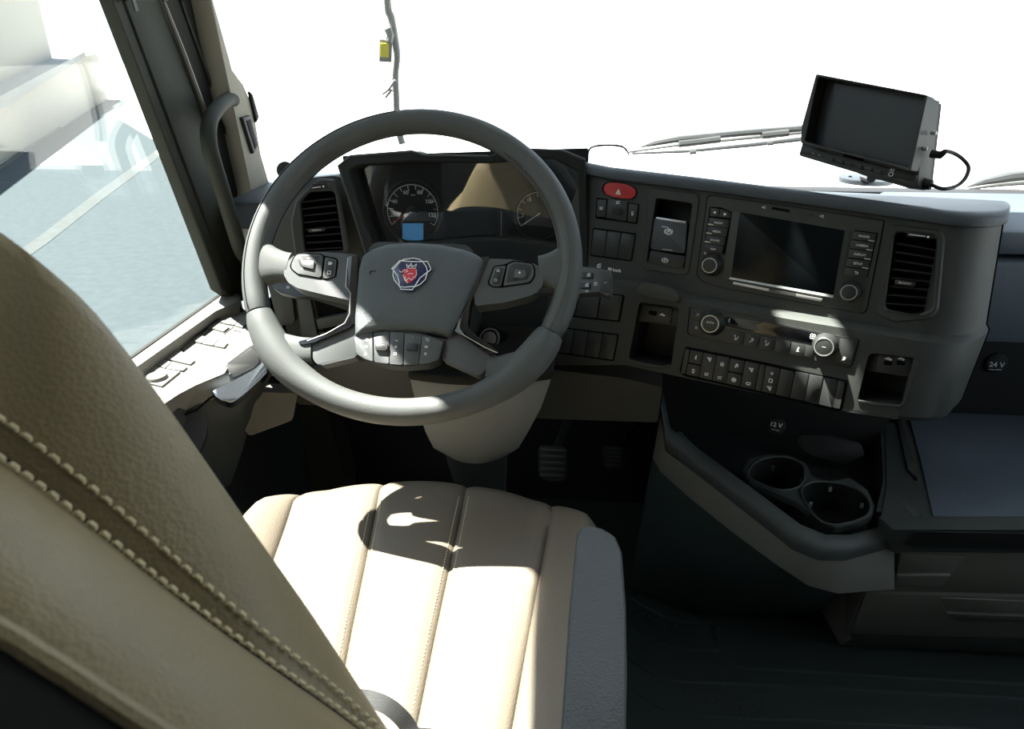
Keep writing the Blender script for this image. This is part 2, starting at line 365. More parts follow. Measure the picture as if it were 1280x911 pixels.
# right wall with the passenger door window
bm = box(1.56, 1.62, -0.9, 1.70, 0, 0.70); box(1.56, 1.62, -0.9, 0.0, 0.70, 2.16, bm=bm); box(1.56, 1.62, 0.0, 1.30, 2.0, 2.16, bm=bm)
box(1.56, 1.62, 1.15, 1.62, 0.70, 2.16, bm=bm)
struct(ob('wall_right', bm, 'door'))
struct(ob('window_3', box(1.585, 1.592, 0.0, 1.15, 0.70, 2.0), 'glass'))
# A-pillar: measured on the door plane, its unseen top shaped for the sun edge
def slab(pxs, x, th, ma, name, parent=None, bev=0.004):
    pts = [q if isinstance(q, V3) else onx(q[0], q[1], x) for q in pxs]
    fr = Fr((x, 0, 0), (1, 0, 0), (0, 1, 0))
    q = [((p-fr.o).dot(fr.U), (p-fr.o).dot(fr.V)) for p in pts]
    return ob(name, prism(q, -th, 0, bev), ma, parent, fr)
def TP(px, z): return V3((0, (0.995 if z < 2 else 0.888)+(px-141.7)*0.0030, z))   # unseen pillar top, bent and widened to shape and block the sun
door_frame_px = [TP(141.7, 1.67), TP(141.7, 2.14), TP(204, 2.14), TP(204, 1.67), (204, 0), (258, 145), (300, 290), (316, 372), (300, 378), (277, 362), (141.7, 0)]
d1 = slab(door_frame_px, -0.665, 0.022, 'frame', 'trim_1'); struct(d1)
# raised seal and channels along the frame
def pxbar(pts, x, r, ma, name, parent=None): return ob(name, tube([q if isinstance(q, V3) else onx(q[0], q[1], x) for q in pts], r, 6), ma, parent)
pxbar([TP(137, 2.14), TP(137, 1.67), (141, 0), (190, 132), (240, 265), (277, 363)], -0.672, 0.007, 'rubber', 'window_seal', d1)
pxbar([TP(152, 2.14), TP(152, 1.67), (155, 0), (204, 132), (252, 262), (284, 345)], -0.664, 0.003, 'frame2', 'channel_edge', d1)
pxbar([TP(203, 2.14), TP(203, 1.67), (204, 0), (230, 68), (252, 128), (262, 160)], -0.660, 0.0045, 'grey2', 'frame_lip', d1)
ob('lock_slot', prism([((p-V3((-0.665, 0, 0))).y, p.z) for p in [onx(a, b, -0.665) for a, b in [(163, -6), (167, -6), (173, 14), (169, 14)]]], 0.0, 0.001), 'black', d1, Fr((-0.665, 0, 0), (1, 0, 0), (0, 1, 0)))
d2 = slab([TP(196, 1.67), TP(196, 2.14), TP(250, 2.14), TP(250, 1.67), (250, 0), (289, 122), (318, 220), (336, 300), (316, 340), (296, 285), (255, 145), (196, 0)], -0.69, 0.06, 'frame2', 'trim_2'); struct(d2)
pxbar([TP(226, 2.14), TP(226, 1.67), (226, 0), (268, 118), (300, 225), (318, 300)], -0.688, 0.004, 'frame', 'pillar_bead', d2)
d3 = slab([TP(247, 1.67), TP(247, 2.14), TP(263, 2.14), TP(263, 1.67), (263, 0), (289, 92), (304, 101), (314, 124), (321, 152), (324, 194), (334, 228), (352, 262), (340, 330), (322, 300), (316, 236), (300, 160), (287, 122)], -0.655, 0.05, 'pillar', 'trim_3', bev=0.008); struct(d3)
# switch and speaker grille on the pillar trim
fpil = Fr((-0.655, 0, 0), (1, 0, 0), (0, 1, 0))
def pilp(pxs): return [(onx(a, b, -0.655).y, onx(a, b, -0.655).z) for a, b in pxs]
ob('pillar_grille', prism(pilp([(299, 147), (309, 144), (320, 182), (313, 192)]), 0, 0.008, 0.003), 'black', d3, fpil)
ob('grille_inset', prism(pilp([(303, 151), (308, 149), (317, 181), (314, 186)]), 0.008, 0.0095, 0.001), 'frame2', d3, fpil)
ob('pillar_button', prism(pilp([(309, 114), (313, 118), (321, 146), (318, 153)]), 0, 0.006, 0.002), 'frame2', d3, fpil)
# side window pane: sill, pillar edge, roof edge
def yz(p): return (p.y, p.z)
w1 = [yz(onx(277, 363, XD)), yz(onx(141.7, 0, XD)), yz(TP(136, 1.67)), (TP(136, 2.14).y, 2.09), (-0.05, 2.09), (-0.05, 0.65), (onx(277, 363, XD).y, 0.65)]
struct(ob('window_1', prism(w1, -0.006, 0.0), 'glass', None, Fr((XD-0.008, 0, 0), (1, 0, 0), (0, 1, 0))))
# windscreen, slightly raked and curved
rings = []
for z in (0.88, 1.5, 2.15):
    row = []
    for k in range(17):
        x = -0.68+2.28*k/16; c = (x-0.46)/1.14
        row.append(V3((x, 1.67-0.13*(z-0.95)/1.2-0.10*abs(c)**4, z)))
    rings.append(row)
bm = loft(rings, closed=False)
bmesh.ops.solidify(bm, geom=bm.faces[:], thickness=0.006)
struct(ob('window_2', bm, 'glass'))
# ------------------------------------------------------------------ outside
GZ = -1.32
struct(ob('ground', box(-90, 90, -30, 150, GZ-0.2, GZ), 'apron'))
def gpoly(pxs, name, ma, h, parent=None):
    q = [onz(a, b, GZ) for a, b in pxs]; fr = Fr((0, 0, GZ))
    return ob(name, prism([(p.x, p.y) for p in q], 0.0, h), ma, parent, fr)
road = struct(gpoly([(-900, 700), (-400, 440), (0, 207), (135, 124), (158, 127), (141, 144), (206, 184), (252, 262), (420, 560), (500, 900)], 'road', 'road', 0.02))
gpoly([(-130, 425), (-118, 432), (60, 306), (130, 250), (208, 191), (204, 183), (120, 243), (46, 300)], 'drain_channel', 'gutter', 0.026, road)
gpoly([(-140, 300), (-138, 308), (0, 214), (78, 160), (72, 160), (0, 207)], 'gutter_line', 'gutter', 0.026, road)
gpoly([(51, 207.5), (92, 177), (130, 207)], 'road_marking', 'line', 0.027, road)
gpoly([(194, 192), (206, 178), (216, 206)], 'road_marking', 'line', 0.027, road)
a, b = onz(0, 205, GZ), onz(135, 124, GZ); d = (b-a).normalized(); nrm = V3((d.y, -d.x, 0))
fw = Fr((a.x, a.y, GZ), nrm, d)
def wl(px): r = ray(*px); p = CAM+r*((fw.o-CAM).dot(fw.N)/r.dot(fw.N)); return ((p-fw.o).dot(fw.U), (p-fw.o).dot(fw.V))
w = ob('wall_left_outside', prism([(-30, 0), wl((135, 124)), wl((122, 66)), wl((106, 70)), wl((0, 133)), (-30, wl((0, 133))[1])], -1.2, 0.0, 0.05), 'wall', None, fw); struct(w)
p1, p2 = wl((104, 70)), wl((0, 133))
ob('coping', prism([(-30, p2[1]-0.02), (p2[0], p2[1]-0.02), p1, (p1[0], p1[1]+0.22), (p2[0], p2[1]+0.26), (-30, p2[1]+0.26)], -1.3, 0.12, 0.03), 'kerb', w, fw)
ob('upper_wall', prism([(-30, p2[1]), (wl((86, 80))[0], p2[1]), (wl((78, 40))[0], 4.3), (-30, 4.3)], -1.2, -0.55), 'wall', w, fw)
# ================================================================== DOOR
fdoor = Fr((-0.66, 0.8, 0.0))
door = struct(bpy.data.objects.new('door_1', None)); COL.objects.link(door); door.matrix_world = fdoor.M; WM[door] = fdoor
ZA = 0.725
# window ledge along the glass
def strip(name, pxs, z, th, ma, parent, bev=0.003):
    q = [onz(a, b, z) for a, b in pxs]; fr = Fr((0, 0, z))
    return ob(name, prism([(p.x, p.y) for p in q], -th, 0, bev), ma, parent, fr)
def ext(a, b, k): return (a[0]+(a[0]-b[0])*k, a[1]+(a[1]-b[1])*k)
strip('window_ledge', [ext((157, 452), (284, 362), 2.0), (157, 452), (284, 362), (300, 366), (298, 378), (268, 388), (166, 462), ext((166, 462), (268, 388), 2.0)], 0.748, 0.05, 'armtop', door, 0.004)
ob('glass_seal', tube([onz(*ext((157, 452), (284, 362), 2.0), 0.748), onz(157, 452, 0.748), onz(285, 362, 0.748)], 0.004, 6), 'rubber', door)
strip('sill_groove', [ext((166, 462), (268, 388), 2.0), (166, 462), (268, 388), (300, 377), (305, 386), (276, 396), (172, 470), ext((172, 470), (276, 396), 2)], 0.730, 0.05, 'black', door)
arm_px = [ext((172, 469), (276, 396), 2.0), (172, 469), (276, 396), (298, 386), (330, 386), (352, 400), (352, 446), (330, 447), (316, 430), (281, 457), (286, 467), (242, 480), (219, 492), (200, 508), (120, 580)]
q0 = [onz(a, b, ZA) for a, b in arm_px]
fr = Fr((0, 0, ZA))
ob('armrest_top', prism([(p.x, p.y) for p in q0], -0.035, 0, 0.006, 3), 'armtop', door, fr)
# door side below the armrest: a skin lofted downwards and outwards
top = [(120, 582), (200, 509), (219, 493), (242, 481), (286, 468), (316, 452), (352, 446)]
bot = [(170, 720), (225, 640), (268, 612), (288, 606), (302, 566), (316, 520), (330, 470)]
midl = [(150, 640), (218, 568), (246, 545), (268, 530), (300, 510), (318, 488), (346, 456)]
rings = []
for k, (tpx, mpx, bpx) in enumerate(zip(top, midl, bot)):
    t = onz(*tpx, ZA-0.006); mm = onx(*mpx, t.x+0.012); bb = onx(*bpx, t.x-0.02)
    bk = V3((-0.69, bb.y, bb.z)); tk = V3((-0.69, t.y, ZA-0.03))
    rings.append([t, t*0.5+mm*0.5+V3((0.008, 0, 0)), mm, mm*0.5+bb*0.5+V3((0.006, 0, 0)), bb, bk, tk])
ob('door_side', loft(rings), 'door', door, W0, sharp=60)
# handle recess and chrome pull
rec = [(281, 457), (316, 430), (331, 450), (328, 462), (289, 478)]
fs = Fr(onz(300, 460, ZA-0.004), (0.35, -0.55, 0.75))
ob('handle_recess', prism(rp(fs.L(rec), 0.006), -0.03, 0.002, 0.001), 'black', door, fs)
ob('recess_shade_panel', prism(rp(fs.L([(285, 458), (315, 435), (325, 450), (322, 458), (290, 474)]), 0.006), 0.0, 0.004, 0.001), 'rubber', door, fs)  # raised plate, coloured dark to stand for the shade in the recess
hp = fs.L([(265, 490), (276, 484), (296, 474), (318, 462), (333, 450), (336, 460), (330, 470), (304, 494), (289, 503), (276, 500)], 0.02)
hh = ob('door_handle', prism(sp2(hp, 4), 0.0, 0.022, 0.008, 3), 'chrome', door, fs)
# pocket opening below
ob('door_pocket', prism(sp2(fs.L([(226, 520), (240, 514), (256, 522), (258, 540), (250, 562), (236, 566)], 0.01), 4), -0.01, 0.0105, 0.0), 'black', door, fs)
pxs = [(200, 545), (222, 522), (246, 512), (262, 498), (276, 490)]
ob('door_seam', tube([fs.w(*fs.l(a, b, 0.012), 0.012) for a, b in pxs], 0.002, 6), 'groove', door)
# window and mirror switches on the armrest top
fa = Fr((0, 0, ZA))
C2 = lambda pts: cv(150, 370, 6.072, pts)
def door_key(pts, sym=None, h=0.0035):
    k = plate('switch_key', fa, C2(pts), 0.0, h, 'armtop', door, 0.002, 0.001, 0.96)
    return k
for pts in ([(640, 232), (705, 190), (770, 205), (712, 248)], [(714, 249), (772, 206), (832, 232), (786, 268)],
            [(712, 184), (770, 145), (825, 158), (775, 202)], [(778, 203), (828, 158), (905, 178), (865, 218)],
            [(868, 219), (908, 180), (958, 205), (930, 238)],
            [(545, 336), (600, 290), (665, 312), (618, 356)], [(620, 357), (668, 312), (750, 330), (708, 374)], [(712, 375), (752, 330), (822, 350), (790, 390)],
            [(312, 466), (440, 400), (575, 486), (535, 518)], [(345, 548), (398, 500), (515, 534), (478, 566)], [(250, 512), (310, 470), (395, 500), (340, 546)],
            [(130, 610), (240, 520), (350, 552), (465, 568), (318, 686), (170, 650)]):
    door_key(pts)
kc = cen(fa, C2([(205, 605), (350, 605)]), 0.008)
kr = 0.5*(V3((*fa.l(*C2([(205, 605)])[0], 0.008), 0))-V3((*fa.l(*C2([(352, 605)])[0], 0.008), 0))).length
kn = ob('mirror_knob', cyl(kc[0], kc[1], kr, 0.0035, 0.010, 0.003, r0=kr*1.05), 'armtop', door, fa)
ob('knob_mark', icon('p', kc[0], kc[1], kr*0.8, 0.0102), 'dim', door, fa)
# dark gap between key groups
ob('key_shadow_gap', stroke([fa.L(C2([(790, 292), (862, 236)]), 0), fa.L(C2([(862, 262), (915, 272)]), 0), fa.L(C2([(440, 345), (480, 420)]), 0)], 0.0018, 0.0, 0.0006), 'groove', door, fa)
gh_pts = [onx(a, b, x) for a, b, x in [(291, 125, -0.66), (284, 125, -0.655), (272, 135, -0.635), (262, 152, -0.622), (261, 178, -0.612), (268, 206, -0.61), (280, 245, -0.61), (292, 285, -0.612), (302, 315, -0.625), (316, 335, -0.65)]]
gh = ob('grab_handle', tube(spline(gh_pts, 6), 0.0135, 14, flat=0.95), 'frame', None)
tag(gh, 'dark grey curved grab handle on the left windscreen pillar', 'handle')
# left knee bolster and footwell
fk = Fr(ony(340, 520, 1.0), (0.4, -0.9, 0.1))
kb = ob('knee_bolster', prism(rp(fk.L([(325, 490), (372, 492), (366, 525), (345, 533), (312, 545), (300, 530)]), 0.003), -0.05, 0, 0.004, 3), 'grey2', None, fk)
tag(kb, 'grey knee pad panel low beside the door under the wheel', 'panel')
fpst = Fr(ony(400, 560, 1.22), (-0.1, -1, 0.1))
ps = ob('footwell_trim', prism(rp(fpst.L([(372, 495), (402, 490), (432, 600), (430, 640), (394, 640)]), 0.01), -0.06, 0, 0.008, 3), 'frame2', None, fpst)
tag(ps, 'dark upright trim strip in the left footwell', 'panel')
# ================================================================== STEERING WHEEL
e_ = R(39.5)
FWH = Fr((-0.209, 0.896, 0.937), (0.02, -math.cos(e_), math.sin(e_)))
wh = thing('steering_wheel', FWH, 'large dark leather steering wheel with flattened bottom and red and blue badge', 'steering wheel')
def rad(t):
    s = -math.sin(t); r = 0.2175
    if s > 0.75: r -= 0.0062*((s-0.75)/0.25)**1.2
    return r
def rimring(t, a, b):
    c = V3((math.cos(t), math.sin(t), 0)); r = rad(t)
    return [c*(r+a*math.cos(p))+V3((0, 0, b*math.sin(p))) for p in [2*math.pi*k/20 for k in range(20)]]
def rim(a0, a1, fa, name):
    n = max(12, int(abs(a1-a0)/3)); rings = []
    for k in range(n+1):
        t = R(a0+(a1-a0)*k/n); a, b = fa(a0+(a1-a0)*k/n); e = min(k, n-k)
        if e == 0: a, b = a*0.9, b*0.9
        elif e == 1: pass
        rings.append(rimring(t, a, b))
    return ob(name, loft(rings), 'wheel', wh, FWH, sharp=70)
rim(-27, 202.5, lambda d: (0.0165, 0.0185), 'rim')
def low(d):
    k = math.exp(-((d-270)/38)**2)*0.0008+math.exp(-((d-219)/14)**2)*0.006+math.exp(-((d-321)/14)**2)*0.006
    return (0.0172+k, 0.019+k*0.5)
rim(202.5, 333, low, 'lower_rim')
for t in (202.5, -27): ob('rim_joint_seam', tube(rimring(R(t), 0.0162, 0.0182), 0.0007, 6, closed=True), 'groove', wh, FWH)
def rimline(a0, a1, ph, off=0.0003, a=0.0165, b=0.0185):
    pts = []
    for k in range(41):
        t = R(a0+(a1-a0)*k/40); c = V3((math.cos(t), math.sin(t), 0))
        pts.append(c*(rad(t)+(a+off)*math.cos(R(ph)))+V3((0, 0, (b+off)*math.sin(R(ph)))))
    return pts
ob('rim_seam', tube(rimline(100, 202, 62), 0.0006, 5), 'groove', wh, FWH)
ob('rim_seam', tube(rimline(-27, 45, 100), 0.0005, 5), 'thread2', wh, FWH)
ob('rim_seam', tube(rimline(60, 175, 215), 0.0007, 5), 'groove', wh, FWH)
bm = bmesh.new()
for a0, a1, n in ((128, 198, 62), (-24, 55, 66), (228, 312, 70)):
    for k in range(n):
        t = R(a0+(a1-a0)*k/n); tt = t+R(0.5); c = V3((math.cos(t), math.sin(t), 0)); c2 = V3((math.cos(tt), math.sin(tt), 0))
        A = c*(rad(t)-0.0165)+V3((0, 0, 0.007)); B = c2*(rad(tt)-0.0148)+V3((0, 0, 0.0105)); tube([A, B], 0.0006, 4, bm=bm)
stuff(ob('rim_stitching', bm, 'thread2', wh, FWH))
# flared leather sleeves where the spokes meet the rim
def sleeve(p0, p1, h0, h1, n0, n1, name='spoke_sleeve'):
    p0, p1 = V3((*p0, 0)), V3((*p1, 0)); d = (p1-p0).normalized(); q1 = V3((-d.y, d.x, 0)); r0 = p0.normalized(); q0 = V3((-r0.y, r0.x, 0)); rings = []
    if q0.dot(q1) < 0: q0 = -q0
    R0 = p0.length
    for k in range(11):
        s = k/10; w = (1-s)**2.2; h = h1+(h0-h1)*w; nn = n1+(n0-n1)*w; c = p0.lerp(p1, s); q = (q0*w+q1*(1-w)).normalized(); row = []
        for f in [2*math.pi*j/18 for j in range(18)]:
            e = h*math.copysign(abs(math.cos(f))**0.7, math.cos(f)); pt = c+q*e
            if w > 0.02:  # follow the rim instead of running off along its tangent
                lim = R0-0.001+(1-w)*0.0
                if pt.length > lim: pt = pt.normalized()*lim
            row.append(pt+V3((0, 0, nn*math.copysign(abs(math.sin(f))**0.8, math.sin(f))-0.002*s)))
        rings.append(row)
    return ob(name, loft(rings), 'wheel', wh, FWH, sharp=70)
sleeve((-0.214, -0.012), (-0.168, -0.016), 0.044, 0.021, 0.015, 0.0125)
sleeve((0.214, -0.006), (0.176, -0.011), 0.044, 0.023, 0.015, 0.0125)
pL, pR = FWH.l(391, 438), FWH.l(608, 462)
sleeve((-0.168, -0.138), pL, 0.040, 0.018, 0.016, 0.011)
sleeve((0.158, -0.150), pR, 0.040, 0.018, 0.016, 0.011)
# upper spoke pods
C3 = lambda pts: cv(350, 300, 9.11, pts)
NP = 0.010
podL = FWH.L([(446, 318), (405, 315), (380, 316), (366, 320), (356, 331), (354.5, 343), (360, 353), (372, 360), (400, 367), (432, 374), (438, 376), (440, 345)], NP)
pl = ob('spoke', prism(rp(podL, 0.004), -0.020, NP, 0.005, 3, k0=0.96), 'spoke', wh, FWH)
podR = FWH.L([(596, 322), (608, 323), (640, 324), (668, 329), (677, 336), (679, 352), (676, 363), (662, 370), (630, 378), (604, 381), (594, 383), (590, 350)], NP)
pr = ob('spoke', prism(rp(podR, 0.004), -0.020, NP, 0.005, 3, k0=0.96), 'spoke', wh, FWH)
def on_pod(name, pts, n0, n1, ma, par, r=0.002, bev=0.001): return plate(name, FWH, pts, n0, n1, ma, par, r, bev)
g = on_pod('button_well', C3([(110, 290), (150, 190), (200, 150), (470, 150), (500, 175), (650, 205), (665, 250), (640, 420), (520, 455), (460, 440), (190, 390), (120, 330)]), NP-0.003, NP+0.0006, 'groove', pl)
b1 = on_pod('thumb_button', C3([(125, 285), (165, 195), (205, 162), (465, 162), (485, 185), (465, 425), (200, 380), (140, 330)]), NP, NP+0.0022, 'spoke', pl)
on_pod('button_dish', C3([(200, 205), (250, 175), (450, 178), (385, 330), (370, 340), (230, 300)]), NP+0.001, NP+0.0026, 'key', pl)
on_pod('rocker_cap', C3([(235, 235), (390, 232), (378, 328), (245, 295)]), NP+0.002, NP+0.0048, 'spoke', pl, 0.001, 0.0008)
b2 = on_pod('thumb_button', C3([(515, 195), (640, 222), (620, 415), (520, 435), (488, 425)]), NP, NP+0.0022, 'spoke', pl)
on_pod('button_dish', C3([(535, 215), (625, 235), (605, 400), (525, 415), (505, 405)]), NP+0.001, NP+0.0026, 'key', pl)
def psym(par, kind, px, s, n, ma='white'): u, v = FWH.l(*px, n); return ob('symbol', icon(kind, u, v, s, n), ma, par, FWH)
psym(pl, 'phone', C3([(330, 198)])[0], 0.005, NP+0.0027); psym(pl, 'bars', C3([(300, 268)])[0], 0.004, NP+0.0049, 'dim')
psym(pl, 'next', C3([(575, 265)])[0], 0.006, NP+0.0027); psym(pl, 'square', C3([(560, 370)])[0], 0.006, NP+0.0027)
C4 = lambda pts: cv(570, 300, 5.357, pts)
on_pod('button_well', C4([(210, 290), (250, 175), (330, 160), (385, 135), (510, 150), (532, 190), (530, 240), (500, 290), (310, 318), (240, 315)]), NP-0.003, NP+0.0006, 'groove', pr)
on_pod('thumb_button', C4([(222, 285), (258, 180), (332, 170), (300, 305), (245, 308)]), NP, NP+0.0022, 'spoke', pr)
on_pod('button_dish', C4([(238, 280), (268, 192), (322, 184), (292, 296), (252, 298)]), NP+0.001, NP+0.0026, 'key', pr)
on_pod('thumb_button', C4([(345, 165), (390, 145), (505, 158), (522, 195), (520, 235), (492, 280), (318, 305)]), NP, NP+0.0022, 'spoke', pr)
on_pod('button_dish', C4([(355, 175), (395, 155), (495, 166), (510, 198), (480, 262), (335, 285)]), NP+0.001, NP+0.0026, 'key', pr)
on_pod('rocker_cap', C4([(395, 195), (465, 200), (470, 235), (450, 255), (385, 250)]), NP+0.002, NP+0.0048, 'spoke', pr, 0.001, 0.0008)
psym(pr, 'star', C4([(425, 218)])[0], 0.004, NP+0.0049); psym(pr, 'bars', C4([(282, 205)])[0], 0.005, NP+0.0027, 'dim'); psym(pr, 'ring', C4([(265, 268)])[0], 0.005, NP+0.0027, 'dim')
# lower spokes
NL = 0.006
lsL = FWH.L([(446, 396), (430, 408), (390, 424), (387, 436), (393, 452), (400, 457), (446, 446), (450, 420)], NL)
s1 = ob('lower_spoke', prism(rp(lsL, 0.003), -0.018, NL, 0.005, 3, k0=0.95), 'spoke', wh, FWH)
lsR = FWH.L([(566, 412), (578, 418), (622, 444), (612, 453), (604, 466), (598, 470), (552, 449), (556, 430)], NL)
s2 = ob('lower_spoke', prism(rp(lsR, 0.003), -0.018, NL, 0.005, 3, k0=0.95), 'spoke', wh, FWH)
# gloss trims beside the hub, with chrome edges
def trim(pts, edge, par):
    t = on_pod('gloss_trim', pts, -0.012, 0.0115, 'gloss', wh, 0.002, 0.0015)
    q = [FWH.w(*FWH.l(a, b, 0.0115), 0.0115) for a, b in edge]
    ob('chrome_edge', tube(q, 0.0007, 6), 'silver', t)
trim([(434, 321), (447, 318), (446, 360), (445, 402), (436, 410), (392, 428), (376, 431), (372, 427), (410, 416), (432, 402), (437, 372)], [(435, 322), (432, 358), (438, 366), (437, 392), (431, 404), (408, 417), (384, 426)], wh)
trim([(596, 322), (612, 320), (600, 350), (588, 378), (584, 408), (594, 418), (624, 440), (612, 444), (574, 418), (566, 412), (582, 366)], [(583, 372), (574, 394), (572, 412), (580, 419), (606, 434), (622, 441)], wh)
# hub cover (airbag)
NH = 0.020
hubp = FWH.L([(444, 372), (447, 335), (452, 318), (466, 309), (484, 303.5), (515, 301.5), (550, 304), (580, 310), (598, 317), (604, 323), (596, 345), (584, 372), (572, 398), (561, 419), (545, 415), (515, 412), (475, 412), (450, 417), (442, 420), (442, 396)], NH)
hp_ = rp(hubp, 0.004); hp_ = ccw(hp_); rings = []
for k, (s, n) in enumerate([(0.97, -0.02), (1.0, 0.004), (1.0, 0.012), (0.985, 0.0165), (0.95, 0.0195), (0.85, 0.0225), (0.6, 0.0245), (0.3, 0.0255)]):
    rings.append([V3((x, y, n)) for x, y in scl(hp_, s)])
hub = ob('hub_cover', loft(rings), 'hub', wh, FWH, sharp=60)
for px in ((466, 340), (559, 343)):
    u, v = FWH.l(*px, 0.0245); ob('horn_mark', stroke([[(u-0.004, v+0.001), (u+0.004, v+0.002)], [(u-0.004, v+0.001), (u-0.004, v-0.003)]], 0.0006, 0.0225, 0.0247), 'groove', hub, FWH)
# badge
NB = 0.0285
C5 = lambda pts: cv(450, 310, 10.667, pts)
bd = ob('badge', prism(sp2(FWH.L(C5([(545, 158), (630, 132), (710, 125), (790, 135), (850, 168), (905, 175), (955, 270), (955, 300), (905, 330), (870, 420), (800, 490), (735, 525), (705, 575), (540, 560), (515, 505), (455, 440), (432, 370), (428, 285), (460, 215), (520, 160)]), NB), 2), 0.018, NB, 0.0006), 'blue', wh, FWH)
def bl(pts, w=0.0011): return stroke([FWH.L(C5(pts), NB)], w, NB, NB+0.0006)
bm = bmesh.new()
for pts in ([(545, 170), (465, 265), (435, 285), (425, 275), (535, 165)], [(545, 170), (600, 150), (710, 135), (790, 150), (835, 180), (700, 182), (560, 172)],
            [(835, 180), (900, 180), (945, 275), (940, 295), (895, 325)], [(835, 180), (885, 250), (900, 320)],
            [(895, 325), (800, 400), (735, 500)], [(900, 320), (870, 420), (800, 485), (735, 515)], [(735, 500), (700, 555), (545, 550), (525, 500)], [(525, 515), (600, 522), (735, 510)],
            [(445, 295), (440, 370), (460, 430), (525, 510)], [(445, 295), (500, 370), (522, 450), (525, 505)]):
    stroke([FWH.L(C5(pts), NB)], 0.0011, NB, NB+0.0006, bm)
ob('badge_outline', bm, 'white', bd, FWH)
gr = FWH.L(C5([(640, 285), (690, 265), (745, 280), (758, 330), (745, 390), (700, 440), (630, 470), (590, 430), (572, 370), (585, 330), (560, 300), (590, 280)]), NB)
ob('badge_beast', prism(sp2(gr, 2), NB-0.001, NB+0.0007, 0.0002), 'redp', bd, FWH)
bm = bmesh.new()
for pts in ([(580, 300), (620, 290), (640, 310), (600, 325)], [(640, 350), (680, 340), (710, 345)], [(600, 380), (620, 440), (650, 400), (690, 430), (720, 380)], [(575, 360), (600, 430), (640, 468)], [(750, 290), (755, 350), (735, 400)],
            [(530, 310), (550, 325), (575, 315)], [(525, 300), (540, 322)], [(630, 270), (620, 215), (650, 255), (685, 205), (700, 255), (755, 215), (740, 272), (630, 268)], [(645, 240), (725, 245)]):
    stroke([FWH.L(C5(pts), NB)], 0.0007, NB+0.0006, NB+0.0010, bm)
ob('badge_beast_lines', bm, 'white', bd, FWH)
# switch bank below the hub
C6 = lambda pts: cv(430, 400, 9.143, pts)
bank = on_pod('switch_bank', C6([(105, 195), (215, 120), (400, 105), (560, 108), (900, 150), (1150, 240), (1085, 460), (960, 510), (700, 530), (500, 515), (250, 455), (130, 385)]), -0.012, 0.013, 'key', wh, 0.002, 0.002)
cols = [([(115, 200), (215, 150), (322, 140), (330, 470), (235, 440), (140, 380)], None), ([(338, 138), (518, 135), (508, 500), (345, 475)], 1), ([(530, 135), (685, 145), (668, 508), (520, 500)], None), ([(695, 150), (888, 172), (848, 505), (682, 510)], 1), ([(896, 175), (1030, 205), (1130, 250), (1075, 450), (960, 495), (858, 505)], None)]
for pts, kind in cols:
    k = on_pod('switch_key', C6(pts), 0.010, 0.0152, 'spoke', wh, 0.0012, 0.0008)
    if kind:
        x0 = pts[0][0]; mx = sum(p[0] for p in pts)/4
        on_pod('thumb_wheel', C6([(mx-65, 262), (mx+70, 268), (mx+62, 345), (mx-72, 338)]), 0.013, 0.0195, 'key', k, 0.0015, 0.0015)
        psym(k, 'dot', C6([(mx+5, 195)])[0], 0.005, 0.0153)
    else:
        mx = {115: 262, 530: 600, 896: 935}[pts[0][0]]
        for y, ic in zip((225, 305, 385), {115: ('ring', 'bars', 'lock'), 530: ('phone', 'star', 'square'), 896: ('back', 'bars', 'diamond')}[pts[0][0]]):
            psym(k, ic, C6([(mx+(12 if mx > 900 else 0)-(y-225)*0.1, y)])[0], 0.0045, 0.0153)
# ================================================================== STEERING COLUMN
col = thing('steering_column', Fr((-0.17, 1.02, 0.3)), 'grey steering column housing running down to the footwell below the wheel', 'column')
def ringpx(pxs, Y): return [ony(a, b, Y) for a, b in pxs]
def secto(lx, rx, y, Yf, depth, bulge=0.02, n=12):
    A, B = ony(lx, y, Yf), ony(rx, y, Yf); ringp = []
    for k in range(n+1):
        s = k/n; p = A.lerp(B, s); p.y -= bulge*(1-(2*s-1)**2); ringp.append(p)
    for k in range(n+1):
        s = 1-k/n; p = A.lerp(B, s); p.y += depth+0.015*(1-(2*s-1)**4); ringp.append(p)
    return ringp
rg = [secto(512, 690, 470, 0.90, 0.16), secto(516, 684, 488, 0.895, 0.16), secto(522, 676, 510, 0.90, 0.16), secto(532, 660, 540, 0.915, 0.15), secto(542, 648, 560, 0.93, 0.14), secto(562, 630, 571, 0.95, 0.11)]
ob('column_cover', loft(rg), 'colgrey', col, W0, sharp=50)
rg = [secto(513, 688, 474, 0.893, 0.15), secto(510, 692, 470, 0.89, 0.16), secto(511, 690, 464, 0.892, 0.16), secto(530, 672, 462, 0.91, 0.12)]
ob('cover_rim', loft(rg), 'frame2', col, W0, sharp=50)
rg = [secto(556, 632, 566, 0.985, 0.07, 0.01), secto(566, 630, 600, 0.99, 0.07, 0.01), secto(580, 628, 650, 1.0, 0.07, 0.01)]
ob('column_post', loft(rg), 'key', col, W0, sharp=50)
